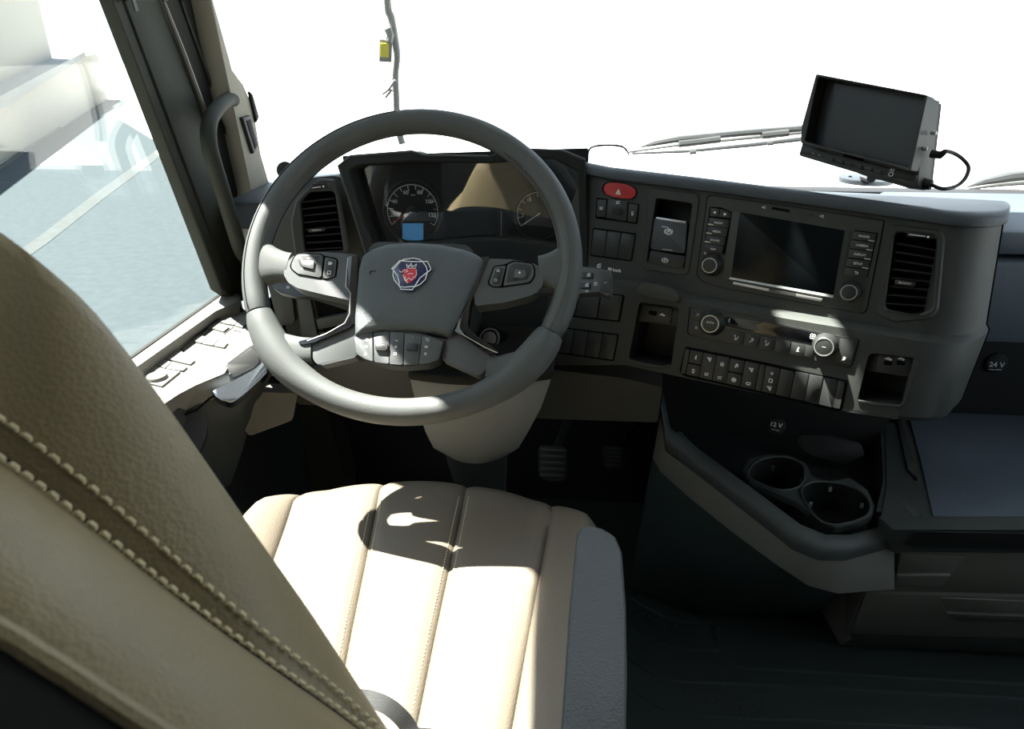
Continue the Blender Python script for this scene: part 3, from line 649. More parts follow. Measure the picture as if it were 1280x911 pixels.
# upper shroud behind the hub
FSH = FWH.off(-0.03)
rg = [[FSH.w(x, y, n) for x, y in rp([(-0.055, -0.07), (0.065, -0.07), (0.085, 0.0), (0.08, 0.04), (-0.07, 0.04), (-0.07, 0.0)], 0.02)] for n in (0.0, -0.06)]
c_ = [FSH.w(x, y, -0.20) for x, y in rp([(-0.05, -0.08), (0.06, -0.08), (0.08, 0.0), (0.07, 0.03), (-0.06, 0.03), (-0.07, 0.0)], 0.02)]
ob('column_shroud', loft(rg+[c_]), 'plastic', col, W0, sharp=50)
FIG = Fr(ony(612, 424, 1.02), (-0.4, -0.75, 0.5))
u, v = FIG.l(612, 424)
ob('ignition_collar', cyl(u, v, 0.022, -0.05, 0.0, 0.004), 'gloss', col, FIG)
ob('ignition_ring', ring(u, v, 0.019, 0.003, 0.0, 0.0015), 'silver', col, FIG)
ob('key_barrel', cyl(u, v, 0.0125, 0.0, 0.003, 0.001), 'silver', col, FIG)
# stalks
FL_ = Fr(ony(360, 358, 0.99), (0.05, -0.75, 0.65))
st = thing('column_stalk', FL_, 'flat dark stalk tip poking out behind the left spoke of the wheel', 'stalk')
ob('stalk_paddle', prism(rp(FL_.L([(338, 357), (352, 352), (372, 357), (392, 364), (396, 371), (372, 371), (350, 366)]), 0.006), -0.012, 0.0, 0.003), 'key', st, FL_)
pts = [FL_.w(*FL_.l(380, 364), -0.006), FL_.w(*FL_.l(440, 380), -0.02), V3((-0.22, 0.98, 0.88))]
ob('stalk_arm', tube(pts, 0.007, 8), 'key', st)
u, v = FL_.l(360, 359); ob('stalk_mark', icon('bars', u, v, 0.006, 0.0002), 'dim', st, FL_)
FRs = Fr(ony(744, 354, 0.985), (-0.2, -0.75, 0.6))
C7 = lambda pts: cv(570, 300, 5.357, pts)
st = thing('retarder_stalk', FRs, 'dark stalk with white symbols and slanted end cap right of the wheel', 'stalk')
ob('stalk_head', prism(rp(FRs.L(C7([(800, 185), (850, 178), (960, 190), (1030, 208), (1043, 220), (1030, 365), (1010, 372), (960, 345), (800, 360)])), 0.003), -0.022, 0.0, 0.003), 'spoke', st, FRs)
ob('stalk_end', prism(rp(FRs.L(C7([(978, 215), (1030, 222), (1022, 350), (965, 335)])), 0.002), 0, 0.003, 0.001), 'plastic2', st, FRs)
for pts in ([(835, 218), (918, 222), (915, 262), (835, 255)], [(832, 290), (908, 292), (900, 330), (832, 325)]):
    ob('stalk_key', prism(rp(FRs.L(C7(pts)), 0.001), 0, 0.003, 0.0008), 'key', st, FRs)
u, v = FRs.l(*C7([(892, 238)])[0]); ob('stalk_symbol', icon('retard', u, v, 0.006, 0.0032), 'white', st, FRs)
u, v = FRs.l(*C7([(880, 306)])[0]); ob('stalk_symbol', icon('retard', u, v, 0.006, 0.0032), 'white', st, FRs)
u, v = FRs.l(*C7([(935, 290)])[0]); ob('stalk_symbol', icon('lock', u, v, 0.007, 0.0003), 'white', st, FRs)
u, v = FRs.l(*C7([(878, 342)])[0]); ob('stalk_symbol', icon('bars', u, v, 0.005, 0.0003), 'white', st, FRs)
u, v = FRs.l(*C7([(1003, 290)])[0]); ob('stalk_symbol', icon('dash', u, v, 0.005, 0.0032), 'white', st, FRs)
ob('stalk_arm', tube([FRs.w(*FRs.l(722, 356), -0.01), FRs.w(*FRs.l(690, 360), -0.015), V3((-0.12, 0.98, 0.86))], 0.008, 8), 'key', st)
# ================================================================== DASHBOARD BODY
AL, TA = R(26), R(10)
NHv = V3((-math.sin(AL), -math.cos(AL), 0)); UH = V3((math.cos(AL), -math.sin(AL), 0))
K = Fr(at(982, 318, 1.0), NHv*math.cos(TA)+V3((0, 0, math.sin(TA))), UH)
NLW = 0.021
KL = K.off(NLW)
dash = thing('dashboard', Fr((0.2, 1.2, 0.7)), 'charcoal dashboard body with padded top curving from the wheel to the right of the cab', 'dashboard')
def Cp(pts): return pts
C7c = lambda pts: cv(840, 370, 4.0, pts)
C5c = lambda pts: cv(720, 180, 3.036, pts)
C6c = lambda pts: cv(860, 230, 5.12, pts)
C8c = lambda pts: cv(730, 240, 8.28, pts)
vent_px = [(1118, 280), (1176, 287), (1182, 297), (1174, 387), (1165, 399), (1116, 404), (1094, 393), (1097, 382), (1112, 288)]
vent_hole = [(1125, 290), (1172, 297), (1166, 386), (1143, 395), (1106, 386), (1118, 294)]
brake_hole = [(818, 246), (868, 253), (855, 338), (807, 331)]
UR = K.l(1172, 330)[0]
up_px = [(733, 206), (900, 229), (1140, 264)]
uo = K.L(up_px); 
vT = uo[-1][1]
crease = K.L([(745, 346), (800, 351), (828, 353), (860, 367), (900, 374), (1000, 391), (1090, 406)])
vC = crease[-1][1]
outer = [uo[0], uo[1], uo[2], (UR, vT-0.004), (UR, vC)] + crease[::-1] + [K.l(700, 336), K.l(712, 260)]
up = ob('upper_fascia', prism(outer, -0.03, 0.0, 0.0, holes=[rp(K.L(vent_hole), 0.008), rp(K.L(brake_hole), 0.006)]), 'plastic', dash, K)
# lower fascia with the two open niches
n1 = [(799, 377), (850, 384), (839, 456), (833, 459), (788, 450), (786, 446)]
n2 = C7c([(985, 283), (1240, 312), (1168, 530), (1140, 548), (940, 528), (928, 515)])
crl = KL.L([(700, 345), (745, 355), (800, 360), (828, 362), (857, 376), (900, 384), (1000, 401), (1090, 416)])
vCl = crl[-1][1]
ULR = UR
botl = KL.L([(1120, 524), (1060, 515), (940, 490), (780, 456), (690, 457), (640, 450)])
vB = botl[0][1]
lo_outer = crl + [(ULR, vCl), (ULR, vB)] + botl + [KL.l(640, 340)]
lo = ob('lower_fascia', prism(lo_outer, -0.03, 0.0, 0.0, holes=[rp(KL.L(n1), 0.008), rp(KL.L(n2), 0.008)]), 'plastic', dash, KL)
# the sloping ledge between upper and lower fascia
bm = bmesh.new(); A_ = [K.w(u, v, 0.0) for u, v in crease+[(UR, vC)]]; B_ = [KL.w(u, v, 0.0) for u, v in crl[1:]+[(ULR, vCl)]]
A2 = [p-V3((0, 0, 0.012))+K.N*-0.01 for p in A_]; B2 = [p-V3((0, 0, 0.012)) for p in B_]
rings = [[a, (a+b)/2+K.N*0.0015+V3((0, 0, 0.001)), b, b2, a2] for a, b, b2, a2 in zip(A_, B_, B2, A2)]
ob('fascia_ledge', loft(rings), 'plastic2', dash, W0, sharp=30)
# rounded right-hand end: profile swept round a corner
prof = [(vT-0.002, -0.04), (vT-0.002, -0.004), (vT-0.005, 0.0), (vC, 0.0), (vCl, NLW), (vCl-0.004, NLW+0.0006), (vB+0.006, NLW), (vB, NLW-0.006), (vB, -0.05)]
def sweep_pts():
    out = []; p0 = K.w(UR, 0, 0); r = 0.075; T = R(96)
    for k in range(13):
        t = T*k/12; d = UH*(r*math.sin(t)) - NHv*(r*(1-math.cos(t))); h = NHv*math.cos(t)+UH*math.sin(t); out.append((p0+d, h))
    p, h = out[-1]; tng = V3((-h.y, h.x, 0)); return out
SW = sweep_pts()
def swring(p, h, prof, k=1.0): prof = [(v, n*(1-0.75*k) if n > 0 else n) for v, n in prof]; return [p+h*(-math.sin(TA)*v+n*math.cos(TA))+V3((0, 0, math.cos(TA)*v+n*math.sin(TA)))-UH*(k*(0.06*(vT-v)+0.17*max(0, vC-v))) for v, n in prof]
ob('end_panel', loft([swring(p, h, prof, min(1, i/8)) for i, (p, h) in enumerate(SW)]), 'plastic', dash, W0, sharp=30)
p_, h_ = SW[11]
ob('end_seam', tube(swring(p_+h_*0.0005, h_, prof[2:8]), 0.0016, 6), 'groove', dash)
# padded top
zt = K.w(0, vT, 0).z+0.004; zl = K.w(*uo[0], 0).z+0.003
def plan(p, h, n): q = p+h*n; return (q.x, q.y)
tl = K.w(*uo[0], 0.0)
front = [(tl.x-0.005, tl.y-0.007)] + [plan(K.w(u, vT, 0), NHv, 0.006) for u in (uo[0][0]+0.05, -0.12, 0.0, 0.1, UR)] + [plan(p, h, 0.006-math.sin(TA)*vT) for p, h in SW[1:]]
YB, ZB = 1.60, 0.915
rings = []
for i, (x, y) in enumerate(front):
    f = i/(len(front)-1); bx = -0.03+f*0.93; by = YB-0.10*f**3; B = V3((bx, by, ZB)); A = V3((x, y, zl+(zt-zl)*min(1, i/5))); hd = (B-A); hz_ = V3((hd.x, hd.y, 0)).normalized()
    if i == 0: hz_ = V3((0, 1, 0))
    rings.append([A+V3((0, 0, -0.018))+hz_*0.004, A+V3((0, 0, -0.015))-hz_*0.004, A+V3((0, 0, -0.009))-hz_*0.005, A+V3((0, 0, -0.003))-hz_*0.002, A+V3((0, 0, 0.0005))+hz_*0.004, A+hz_*0.012+V3((0, 0, 0.0015)), A.lerp(B, 0.3)+V3((0, 0, 0.004)), B, B+V3((0, 0, -0.03)), A.lerp(B, 0.3)+V3((0, 0, -0.018))])
ob('top_pad', loft(rings), 'pad', dash, W0, sharp=50)
ob('top_back', box(-0.66, 0.02, 1.27, 1.62, 0.88, 0.935, 0.01), 'pad', dash)
# inside of the console, closes it towards the windscreen
cbx = [plan(K.w(u, vT, 0), NHv, -0.10) for u in (uo[0][0]-0.05, UR)] + [(0.56, 1.3), (0.56, 1.6), (-0.02, 1.6), (-0.02, 1.25)]
ob('console_core', prism(cbx, 0.70, 0.90, 0), 'black', dash)
# niches: five-sided boxes behind the holes
def niche(px, fr, depth, name, par):
    q = rp(fr.L(px), 0.008); bm = prism(scl(q, 1.02), -depth-0.002, -depth, 0)
    ob(name+'_back', bm, 'black', par, fr)
    return ob(name+'_wall', prism(scl(q, 1.06), -depth, -0.029, 0, holes=[q]), 'black', par, fr)
niche(n1, KL, 0.075, 'niche', dash); niche(n2, KL, 0.075, 'niche', dash)
niche(brake_hole, K, 0.05, 'recess', dash)
def frame_thing(base, px, name, label, cat, group=None):
    u, v = cen(base, px, 0); return thing(name, Fr(base.w(u, v), base.N, base.U), label, cat, group)
# lit lips at the foot of the niches
def lip(px, fr, par, ma='plastic2', r=0.0022):
    ob('niche_lip', tube([fr.w(*fr.l(a, b, 0.001), 0.0005) for a, b in px], r, 8), ma, par)
lip([(787, 450), (800, 455), (830, 459), (838, 456)], KL, dash); lip(C7c([(932, 524), (1010, 540), (1140, 550), (1160, 532)]), KL, dash)
# hood over the left niche
ob('niche_hood', prism(rp(KL.L(C5c([(238, 540), (262, 520), (370, 548), (398, 575), (392, 600), (235, 568)])), 0.003), 0, 0.006, 0.003), 'plastic2', dash, KL)
# sockets inside the niches
us = frame_thing(KL, C5c([(255, 610), (365, 672)]), 'usb_socket', 'small black USB socket plate in the niche left of the climate controls', 'socket')
FU = KL.off(-0.012)
ob('socket_body', prism(rp(FU.L(C5c([(226, 598), (392, 622), (385, 692), (222, 672)])), 0.002), -0.055, -0.004, 0.001), 'plastic', us, FU)
ob('socket_plate', prism(rp(FU.L(C5c([(258, 610), (365, 625), (358, 680), (256, 664)])), 0.002), -0.01, 0.0, 0.001), 'key', us, FU)
ob('port', prism(rp(FU.L(C5c([(278, 630), (308, 635), (304, 652), (276, 646)])), 0.001), 0, 0.0006, 0), 'groove', us, FU)
u, v = FU.l(*C5c([(328, 649)])[0]); ob('port_symbol', icon('usb', u, v, 0.008, 0.0003, w=0.0014), 'white', us, FU)
us = frame_thing(KL, C7c([(1020, 290), (1200, 395)]), 'usb_socket', 'black twin USB socket plate in the niche below the right vent', 'socket')
ob('socket_body', prism(rp(FU.L(C7c([(985, 285), (1235, 318), (1215, 412), (968, 375)])), 0.002), -0.055, -0.004, 0.001), 'plastic', us, FU)
ob('socket_plate', prism(rp(FU.L(C7c([(1028, 292), (1198, 318), (1183, 395), (1022, 370)])), 0.002), -0.01, 0.0, 0.001), 'key', us, FU)
for a in (1082, 1146):
    ob('port', prism(rp(FU.L(C7c([(a-22, 322), (a+20, 328), (a+16, 348), (a-24, 342)])), 0.001), 0, 0.0006, 0), 'groove', us, FU)
    u, v = FU.l(*C7c([(a, 315)])[0]); ob('port_symbol', icon('usb', u, v, 0.008, 0.0003, w=0.0014), 'white', us, FU)
# knee panel under the dash
fkn = Fr(ony(740, 490, 1.10), (-0.1, -0.95, -0.15))
ob('knee_panel', prism(rp(fkn.L([(640, 462), (690, 462), (775, 472), (828, 484), (822, 528), (700, 524), (640, 522)]), 0.004), -0.06, 0.0, 0.006, 3), 'grey2', dash, fkn)
fkl = Fr(ony(450, 470, 1.12), (0.0, -0.97, -0.1))
ob('knee_panel', prism(rp(fkl.L([(365, 468), (450, 452), (580, 440), (580, 525), (450, 510), (372, 505)]), 0.004), -0.06, 0.0, 0.006, 3), 'grey2', dash, fkl)
# left lower dash behind the wheel
fdl = Fr(ony(430, 380, 1.16), (0.12, -0.98, 0.1))
ob('left_fascia', prism(rp(fdl.L([(335, 300), (360, 225), (424, 219), (452, 300), (474, 338), (690, 350), (700, 440), (560, 470), (370, 470)]), 0.01), -0.05, 0.0, 0.004), 'plastic', dash, fdl)
ob('left_rib', prism(rp(fdl.L([(372, 362), (388, 362), (398, 412), (402, 432), (382, 432)]), 0.004), 0.0, 0.016, 0.004), 'plastic2', dash, fdl)
ob('left_cubby', prism(rp(fdl.L([(392, 368), (440, 372), (440, 412), (404, 412)]), 0.004), 0.0, 0.006, 0.002), 'groove', dash, fdl)
ob('left_cubby_ledge', prism(rp(fdl.L([(398, 396), (440, 388), (440, 400), (401, 408)]), 0.002), 0.0, 0.02, 0.003), 'plastic2', dash, fdl)
for k in range(3):
    x = 396+k*13; ob('blank_key', prism(rp(fdl.L([(x, 414-k*1.2), (x+11, 413-k*1.2), (x+13, 424-k*1.2), (x+1, 425-k*1.2)]), 0.001), 0.0, 0.008, 0.001), 'key', dash, fdl)
ob('left_end', prism(rp(fdl.L([(338, 350), (366, 350), (372, 400), (352, 404)]), 0.004), 0.0, 0.02, 0.005), 'plastic', dash, fdl)
fe = Fr(ony(357, 213, 1.22), (0.3, -0.9, 0.3)); u, v = fe.l(357, 213)
sn = ob('dash_speaker', cyl(u, v, 0.016, -0.03, 0.004, 0.004), 'black', None, fe); tag(sn, 'small round black tweeter on the far left dash corner', 'speaker')
# ================================================================== INSTRUMENT CLUSTER
FC = Fr(ony(580, 255, 1.19), (-0.025, -0.995, 0.12))
cl = thing('instrument_cluster', FC, 'instrument cluster with speedometer and clear lens under a dark hood', 'instrument')
HN = 0.045
hood_o = FC.L([(423, 207), (438, 195), (515, 189), (530, 194), (610, 195.5), (626, 188), (660, 185.5), (702, 187), (732, 199), (736, 335), (700, 440), (478, 440), (462, 330)], HN)
hood_i = FC.L([(437, 213), (450, 206), (520, 202), (545, 203), (612, 204.5), (640, 202), (690, 198), (722, 214), (725, 300), (712, 312), (680, 306), (640, 300), (600, 300), (520, 306), (472, 318), (456, 280)], HN)
ob('hood', prism(hood_o, -0.02, HN, 0.0025, holes=[rp(hood_i, 0.004)]), 'hood', cl, FC)
ob('hood_edge', tube([FC.w(*p, HN) for p in hood_o[12:]+hood_o[:5]], 0.0022, 8), 'plastic2', cl)
ob('dial_plate', prism(FC.L([(425, 195), (735, 185), (740, 330), (700, 345), (450, 345)]), -0.03, -0.012), 'black', cl, FC)
lens = ob('lens', prism(scl(FC.L([(437, 208), (722, 198), (725, 330), (465, 335)], 0.006), 1.0), 0.002, 0.004), 'lens', cl, FC)
NDL = -0.0115
C4c = lambda pts: cv(340, 170, 3.2, pts)
def dial(cpx, rpx, name):
    u, v = FC.l(*cpx, NDL); r = (V3((*FC.l(cpx[0]+rpx, cpx[1], NDL), 0))-V3((u, v, 0))).length
    d = ob(name, cyl(u, v, r*1.17, NDL, NDL+0.0015, 0, 40), 'black', cl, FC)
    ob('dial_rim', ring(u, v, r*1.2, r*0.05, NDL, NDL+0.006, 48), 'plastic2', d, FC)
    return d, u, v, r
d, u, v, r = dial(C4c([(563, 300)])[0], 31.5, 'speedometer')
bm = stroke([arc(u, v, r, -32, 212, 40)], 0.0012, NDL+0.0015, NDL+0.0018)
for k in range(14):
    a = R(212-244*k/13); c, s = math.cos(a), math.sin(a); L = 0.84 if k % 2 else 0.78
    stroke([[(u+c*r*L, v+s*r*L), (u+c*r, v+s*r)]], 0.0012, NDL+0.0015, NDL+0.0018, bm)
ob('dial_scale', bm, 'dialw', d, FC)
for s_, p in (('20', (484, 316)), ('40', (491, 262)), ('60', (535, 226)), ('80', (591, 226)), ('100', (628, 262)), ('120', (640, 316)), ('km/h', (564, 236))):
    a, b = FC.l(*C4c([p])[0], NDL+0.002); ob('dial_number', text_bm(s_, 0.0098 if s_ != 'km/h' else 0.004, a, b, NDL+0.0018), 'dialw', d, FC)
ob('needle', stroke([[(u+r*0.08, v+r*0.05), tuple(FC.l(*C4c([(488, 342)])[0], NDL))]], 0.0022, NDL+0.003, NDL+0.005), mat('needle_red', (0.5, 0.1, 0.05), 0.5), d, FC)
ob('needle_cap', cyl(u, v, r*0.2, NDL+0.002, NDL+0.008, 0.001), 'key', d, FC)
ob('blue_display', prism(FC.L(C4c([(522, 349), (605, 349), (605, 417), (522, 417)]), NDL+0.002), NDL, NDL+0.0022), 'lcd', d, FC)
d, u, v, r = dial(C4c([(1066, 312)])[0], 26.5, 'rev_counter')
bm = stroke([arc(u, v, r, 70, 215, 24)], 0.001, NDL+0.0015, NDL+0.0018)
for k in range(7):
    a = R(215-145*k/6); c, s = math.cos(a), math.sin(a); stroke([[(u+c*r*.8, v+s*r*.8), (u+c*r, v+s*r)]], 0.001, NDL+0.0015, NDL+0.0018, bm)
ob('dial_scale', bm, 'dialw', d, FC)
for s_, p in (('5', (1004, 318)), ('10', (1028, 256))):
    a, b = FC.l(*C4c([p])[0], NDL+0.002); ob('dial_number', text_bm(s_, 0.008, a, b, NDL+0.0018), 'dialw', d, FC)
ob('needle', stroke([[(u+r*0.08, v+r*0.05), tuple(FC.l(*C4c([(1004, 354)])[0], NDL))]], 0.0018, NDL+0.003, NDL+0.005), 'dialw', d, FC)
ob('display_divider', stroke([FC.L(C4c([(917, 300), (917, 400)]), NDL)], 0.0012, NDL, NDL+0.0006), 'dim', cl, FC)
ob('warning_display', prism(rp(FC.L(C4c([(690, 290), (900, 290), (900, 412), (690, 412)]), NDL), 0.002), NDL-0.0004, NDL+0.0004), 'gloss', cl, FC)
# ================================================================== AIR VENTS
def vent(fr, bez, hole, slat_px, knob, slider, label, nf=0.003):
    t = frame_thing(fr, bez, 'air_vent', label, 'air vent', None)
    q = rp(fr.L(bez, nf), 0.006)
    ob('bezel', prism(q, -0.004, nf, 0.0026, holes=[rp(fr.L(hole, nf), 0.006)]), 'plastic', t, fr)
    h0 = fr.L(hole, 0)
    ob('duct', prism(scl(rp(h0, 0.006), 1.03), -0.028, -0.024), 'groove', t, fr)
    ob('duct_wall', prism(scl(rp(h0, 0.006), 1.1), -0.027, -0.003, holes=[rp(h0, 0.006)]), 'black', t, fr)
    for a, b in slat_px:
        A, B = fr.w(*fr.l(*a, -0.010), -0.010), fr.w(*fr.l(*b, -0.010), -0.010)
        d = (B-A).normalized(); up_ = fr.N.cross(d)
        lo_ = [A-fr.N*0.007-up_*0.0012-up_*0.003, A+fr.N*0.007-up_*0.0007, A+fr.N*0.007+up_*0.0009, A-fr.N*0.007+up_*0.0002-up_*0.003]
        ob('slat', loft([lo_, [p+(B-A) for p in lo_]]), 'black', t)
    k = ob('vent_tab', prism(rp(fr.L(knob, 0.002), 0.002), -0.008, 0.002, 0.001), 'key', t, fr)
    kc_ = scl(fr.L(knob, 0.002), 0.62); u, v = (sum(p[0] for p in kc_)/4, sum(p[1] for p in kc_)/4)
    ob('tab_highlight', prism([(u+(x-u), v+(y-v)*0.55) for x, y in kc_], 0.0015, 0.003, 0.0005), 'silver', k, fr)
    s = ob('vent_slider', prism(rp(fr.L(slider[0], nf), 0.002), 0.0, nf+0.0012, 0.0006), 'black', t, fr)
    ob('slider_line', stroke([fr.L(slider[1], nf)], 0.0011, nf+0.001, nf+0.0016), 'white', s, fr)
    u, v = fr.l(*slider[2], nf); ob('slider_dot', cyl(u, v, 0.0015, nf+0.001, nf+0.0016), 'white', s, fr)
    return t
C9 = lambda pts: cv(1080, 250, 3.645, pts)
vent(K, vent_px, vent_hole, [(C9([(150+(-52*k/8), 195+39*k)])[0], C9([(334-20*k/8, 228+36*k)])[0]) for k in range(8)],
     C9([(142, 362), (238, 374), (230, 396), (138, 384)]), (C9([(196, 138), (318, 150), (326, 176), (192, 166)]), C9([(206, 156), (278, 165)]), C9([(292, 168)])[0]),
     'black slatted air vent at the right end of the dashboard')
C10 = lambda pts: cv(340, 200, 6.51, pts)
FV = Fr(ony(402, 270, 1.13), (0.30, -0.93, 0.12))
vent(FV, C10([(370, 150), (510, 155), (530, 180), (640, 740), (560, 800), (190, 800), (150, 500), (190, 330)]), C10([(310, 260), (495, 252), (515, 280), (585, 740), (270, 750), (232, 345)]),
     [(C10([(238+14*k*0.5, 340+55*k)])[0], C10([(508+11*k, 308+57*k)])[0]) for k in range(8)],
     C10([(290, 562), (430, 548), (432, 578), (300, 590)]), (C10([(325, 195), (440, 190), (458, 225), (325, 240)]), C10([(330, 226), (396, 217)]), C10([(418, 214)])[0]),
     'black slatted air vent left of the instruments behind the wheel rim')
# ================================================================== UPPER CONTROLS
hz = C_ = cv(700, 150, 6.075, [(325, 520), (345, 480), (400, 472), (500, 485), (565, 515), (580, 550), (560, 590), (510, 600), (400, 585), (340, 560)])
t = frame_thing(K, hz, 'hazard_switch', 'bright red hazard light button with white triangle', 'switch')
plate('surround', K, hz, 0.0, 0.0012, 'groove', t, 0.003, 0.0004, 1.07)
hb = plate('button', K, hz, 0.0, 0.005, 'red', t, 0.003, 0.0018, 0.98)
u, v = K.l(*cv(700, 150, 6.075, [(443, 545)])[0], 0.005); ob('hazard_triangle', icon('tri', u, v, 0.009, 0.005, w=0.001), 'white', hb, K)
C11 = lambda pts: cv(700, 150, 6.075, pts)
t = frame_thing(K, C11([(275, 590), (600, 785)]), 'light_switch', 'three-part light switch block just under the red hazard button', 'switch')
plate('surround', K, C11([(278, 590), (360, 600), (515, 625), (602, 640), (585, 792), (505, 778), (268, 748)]), 0, 0.0008, 'groove', t, 0.002, 0.0003)
for pts, ic in (([(284, 602), (354, 606), (345, 738), (276, 733)], 'lamp'), ([(362, 598), (514, 620), (503, 770), (350, 745)], None), ([(523, 632), (592, 646), (574, 780), (511, 770)], 'mirror')):
    k = plate('key', K, C11(pts), 0, 0.003, 'key', t, 0.0015, 0.0006, 0.98)
    if ic:
        u, v = cen(K, C11(pts), 0.003); ob('symbol', icon(ic, u, v, 0.0062, 0.003), 'white', k, K)
    else:
        plate('rocker', K, C11([(402, 664), (468, 674), (460, 726), (394, 712)]), 0.003, 0.006, 'black', k, 0.001, 0.001)
        u, v = K.l(*C11([(440, 627)])[0], 0.003); ob('symbol', icon('bulbs', u, v, 0.007, 0.003), 'white', k, K)
def bank(fr, corners, n, name, label, ma='key', h=0.003, r=0.0012, group=None):
    t = frame_thing(fr, corners, name, label, 'switch panel', group); f = quadmap(*corners)
    plate('surround', fr, corners, 0, 0.0008, 'groove', t, 0.003, 0.0003, 1.03)
    for k in range(n): plate('blank_key', fr, cell(f, (k+0.03)/n, 0.04, (k+0.97)/n, 0.96), 0, h, ma, t, r, 0.0007)
    return t
bank(K, C8c([(97, 372), (532, 432), (486, 715), (68, 658)]), 3, 'blank_switch_panel', 'three blank dark switch covers below the light switch')
bank(KL, [(668, 357), (779, 369), (773, 402), (664, 390)], 4, 'blank_switch_panel', 'row of blank switch covers behind the right stalk')
bank(KL, [(682, 407), (772, 418), (766, 451), (676, 438)], 5, 'blank_switch_panel', 'lower row of blank switch covers right of the wheel rim')
sg = frame_thing(K, [(764, 337)], 'speed_marking', 'white 90 km/h lettering printed on the dashboard beside the stalk', 'lettering')
u, v = K.l(768, 337.5, 0); ob('lettering', text_bm('90 km/h', 0.0072, u, v, 0.0003), 'white', sg, K)
u, v = K.l(749, 332, 0); ob('truck_symbol', icon('retard', u, v, 0.008, 0.0002, w=0.0009), 'white', sg, K)
# parking brake
bz = C5c([(285, 168), (462, 188), (468, 212), (428, 488), (408, 498), (258, 476), (252, 462), (276, 182)])
t = frame_thing(K, bz, 'parking_brake', 'parking brake lever switch with round P symbol in a recess', 'switch')
ob('bezel', prism(rp(K.L(bz, 0.0025), 0.005), 0, 0.0025, 0.001, holes=[rp(K.L(C5c([(305, 205), (442, 226), (412, 474), (270, 450)])), 0.004)]), 'plastic', t, K)
F2 = Fr(K.w(*K.l(836, 296), 0.002), K.N+K.V*0.18, K.U)
pd = ob('paddle', prism(rp(F2.L(C8c([(735, 262), (1070, 305), (1045, 635), (690, 590)])), 0.003), -0.03, 0.002, 0.003, 3), 'key', t, F2)
ob('paddle_edge', prism(F2.L(C8c([(748, 255), (1055, 303), (1050, 326), (745, 280)]), 0.002), 0.0, 0.0028, 0.0006), 'silver', pd, F2)
u, v = F2.l(*C8c([(874, 410)])[0], 0.002); ob('symbol', icon('p', u, v, 0.0105, 0.002, w=0.0011), 'white', pd, F2)
ob('arrow_mark', stroke([F2.L(C8c([(805, 356), (872, 366)]), 0.002)], 0.0012, 0.002, 0.0022), 'silver', pd, F2)
ob('paddle_slot', stroke([F2.L(C8c([(815, 592), (910, 602)]), 0.002)], 0.0008, 0.002, 0.0022), 'dim', pd, F2)
k = plate('lower_button', K, C8c([(690, 605), (1050, 665), (1015, 800), (662, 735)]), -0.01, 0.001, 'key', t, 0.002, 0.001)
u, v = K.l(*C8c([(838, 706)])[0], 0.001); ob('symbol', icon('p', u, v, 0.0085, 0.001, w=0.0009), 'white', k, K)
# infotainment unit
rb = C6c([(128, 72), (700, 152), (1250, 235), (1248, 262), (1140, 805), (1115, 828), (240, 665), (100, 628), (62, 590), (62, 555)])
t = frame_thing(K, rb, 'infotainment_unit', 'infotainment unit with black screen flanked by keys and two knobs', 'screen')
plate('shadow_gap', K, rb, 0, 0.0006, 'groove', t, 0.006, 0.0002, 1.012)
NR = 0.0025
plate('faceplate', K, rb, 0, NR, 'plastic', t, 0.006, 0.001, 1.0)
sb = C6c([(285, 172), (1040, 300), (965, 742), (215, 608)])
plate('screen_frame', K, sb, NR, NR+0.0008, 'plastic2', t, 0.003, 0.0004)
plate('display', K, C6c([(332, 180), (1002, 297), (930, 715), (275, 598)]), NR, NR+0.0014, 'screen', t, 0.001, 0.0003)
st_ = plate('trim_bar', K, C6c([(292, 626), (860, 735), (850, 752), (285, 640)]), NR, NR+0.003, 'silver', t, 0.0006, 0.0008)
plate('trim_bar_inset', K, C6c([(520, 668), (690, 700), (688, 718), (516, 684)]), NR+0.001, NR+0.0034, 'key', st_, 0.0002, 0.0002)
plate('edge_bar', K, C6c([(270, 596), (932, 712), (926, 728), (262, 608)]), NR, NR+0.002, 'dim', t, 0.0004, 0.0006)
plate('card_slot', K, C6c([(538, 145), (652, 165), (648, 182), (534, 162)]), NR, NR+0.0006, 'groove', t, 0.0004, 0)
plate('card_slot', K, C6c([(690, 172), (810, 193), (806, 212), (688, 190)]), NR, NR+0.0008, 'key', t, 0.0004, 0.0002)
for s_, p in (('\u25c21', (485, 150)), ('\u25c22', (855, 207))):
    u, v = K.l(*C6c([p])[0], NR); ob('slot_number', text_bm(s_.replace('\u25c2', '<'), 0.0055, u, v, NR+0.0003, 0), 'white', t, K)
def rkey(pts, label=None, ic=None, lamp=None):
    k = plate('key', K, C6c(pts), NR, NR+0.0024, 'key', t, 0.0008, 0.0005, 0.97); n = NR+0.0024
    u, v = cen(K, C6c(pts), n)
    if label: ob('key_lettering', text_bm(label, 0.0043, u, v, n+0.0002, 0, sx=0.95), 'dim', k, K)
    if ic: ob('symbol', icon(ic, u, v, 0.0042, n, w=0.0007), 'white', k, K)
    if lamp: ob('key_lamp', prism(K.L(C6c(lamp), n), n-0.002, n+0.0003), 'silver', k, K)
plate('key_well', K, C6c([(140, 145), (210, 148), (285, 182), (238, 450), (105, 408), (105, 385)]), NR, NR+0.0006, 'groove', t, 0.001, 0.0002)
rkey([(145, 152), (203, 158), (196, 210), (138, 206)], None, 'prev'); rkey([(206, 158), (275, 186), (270, 218), (198, 211)], None, 'next')
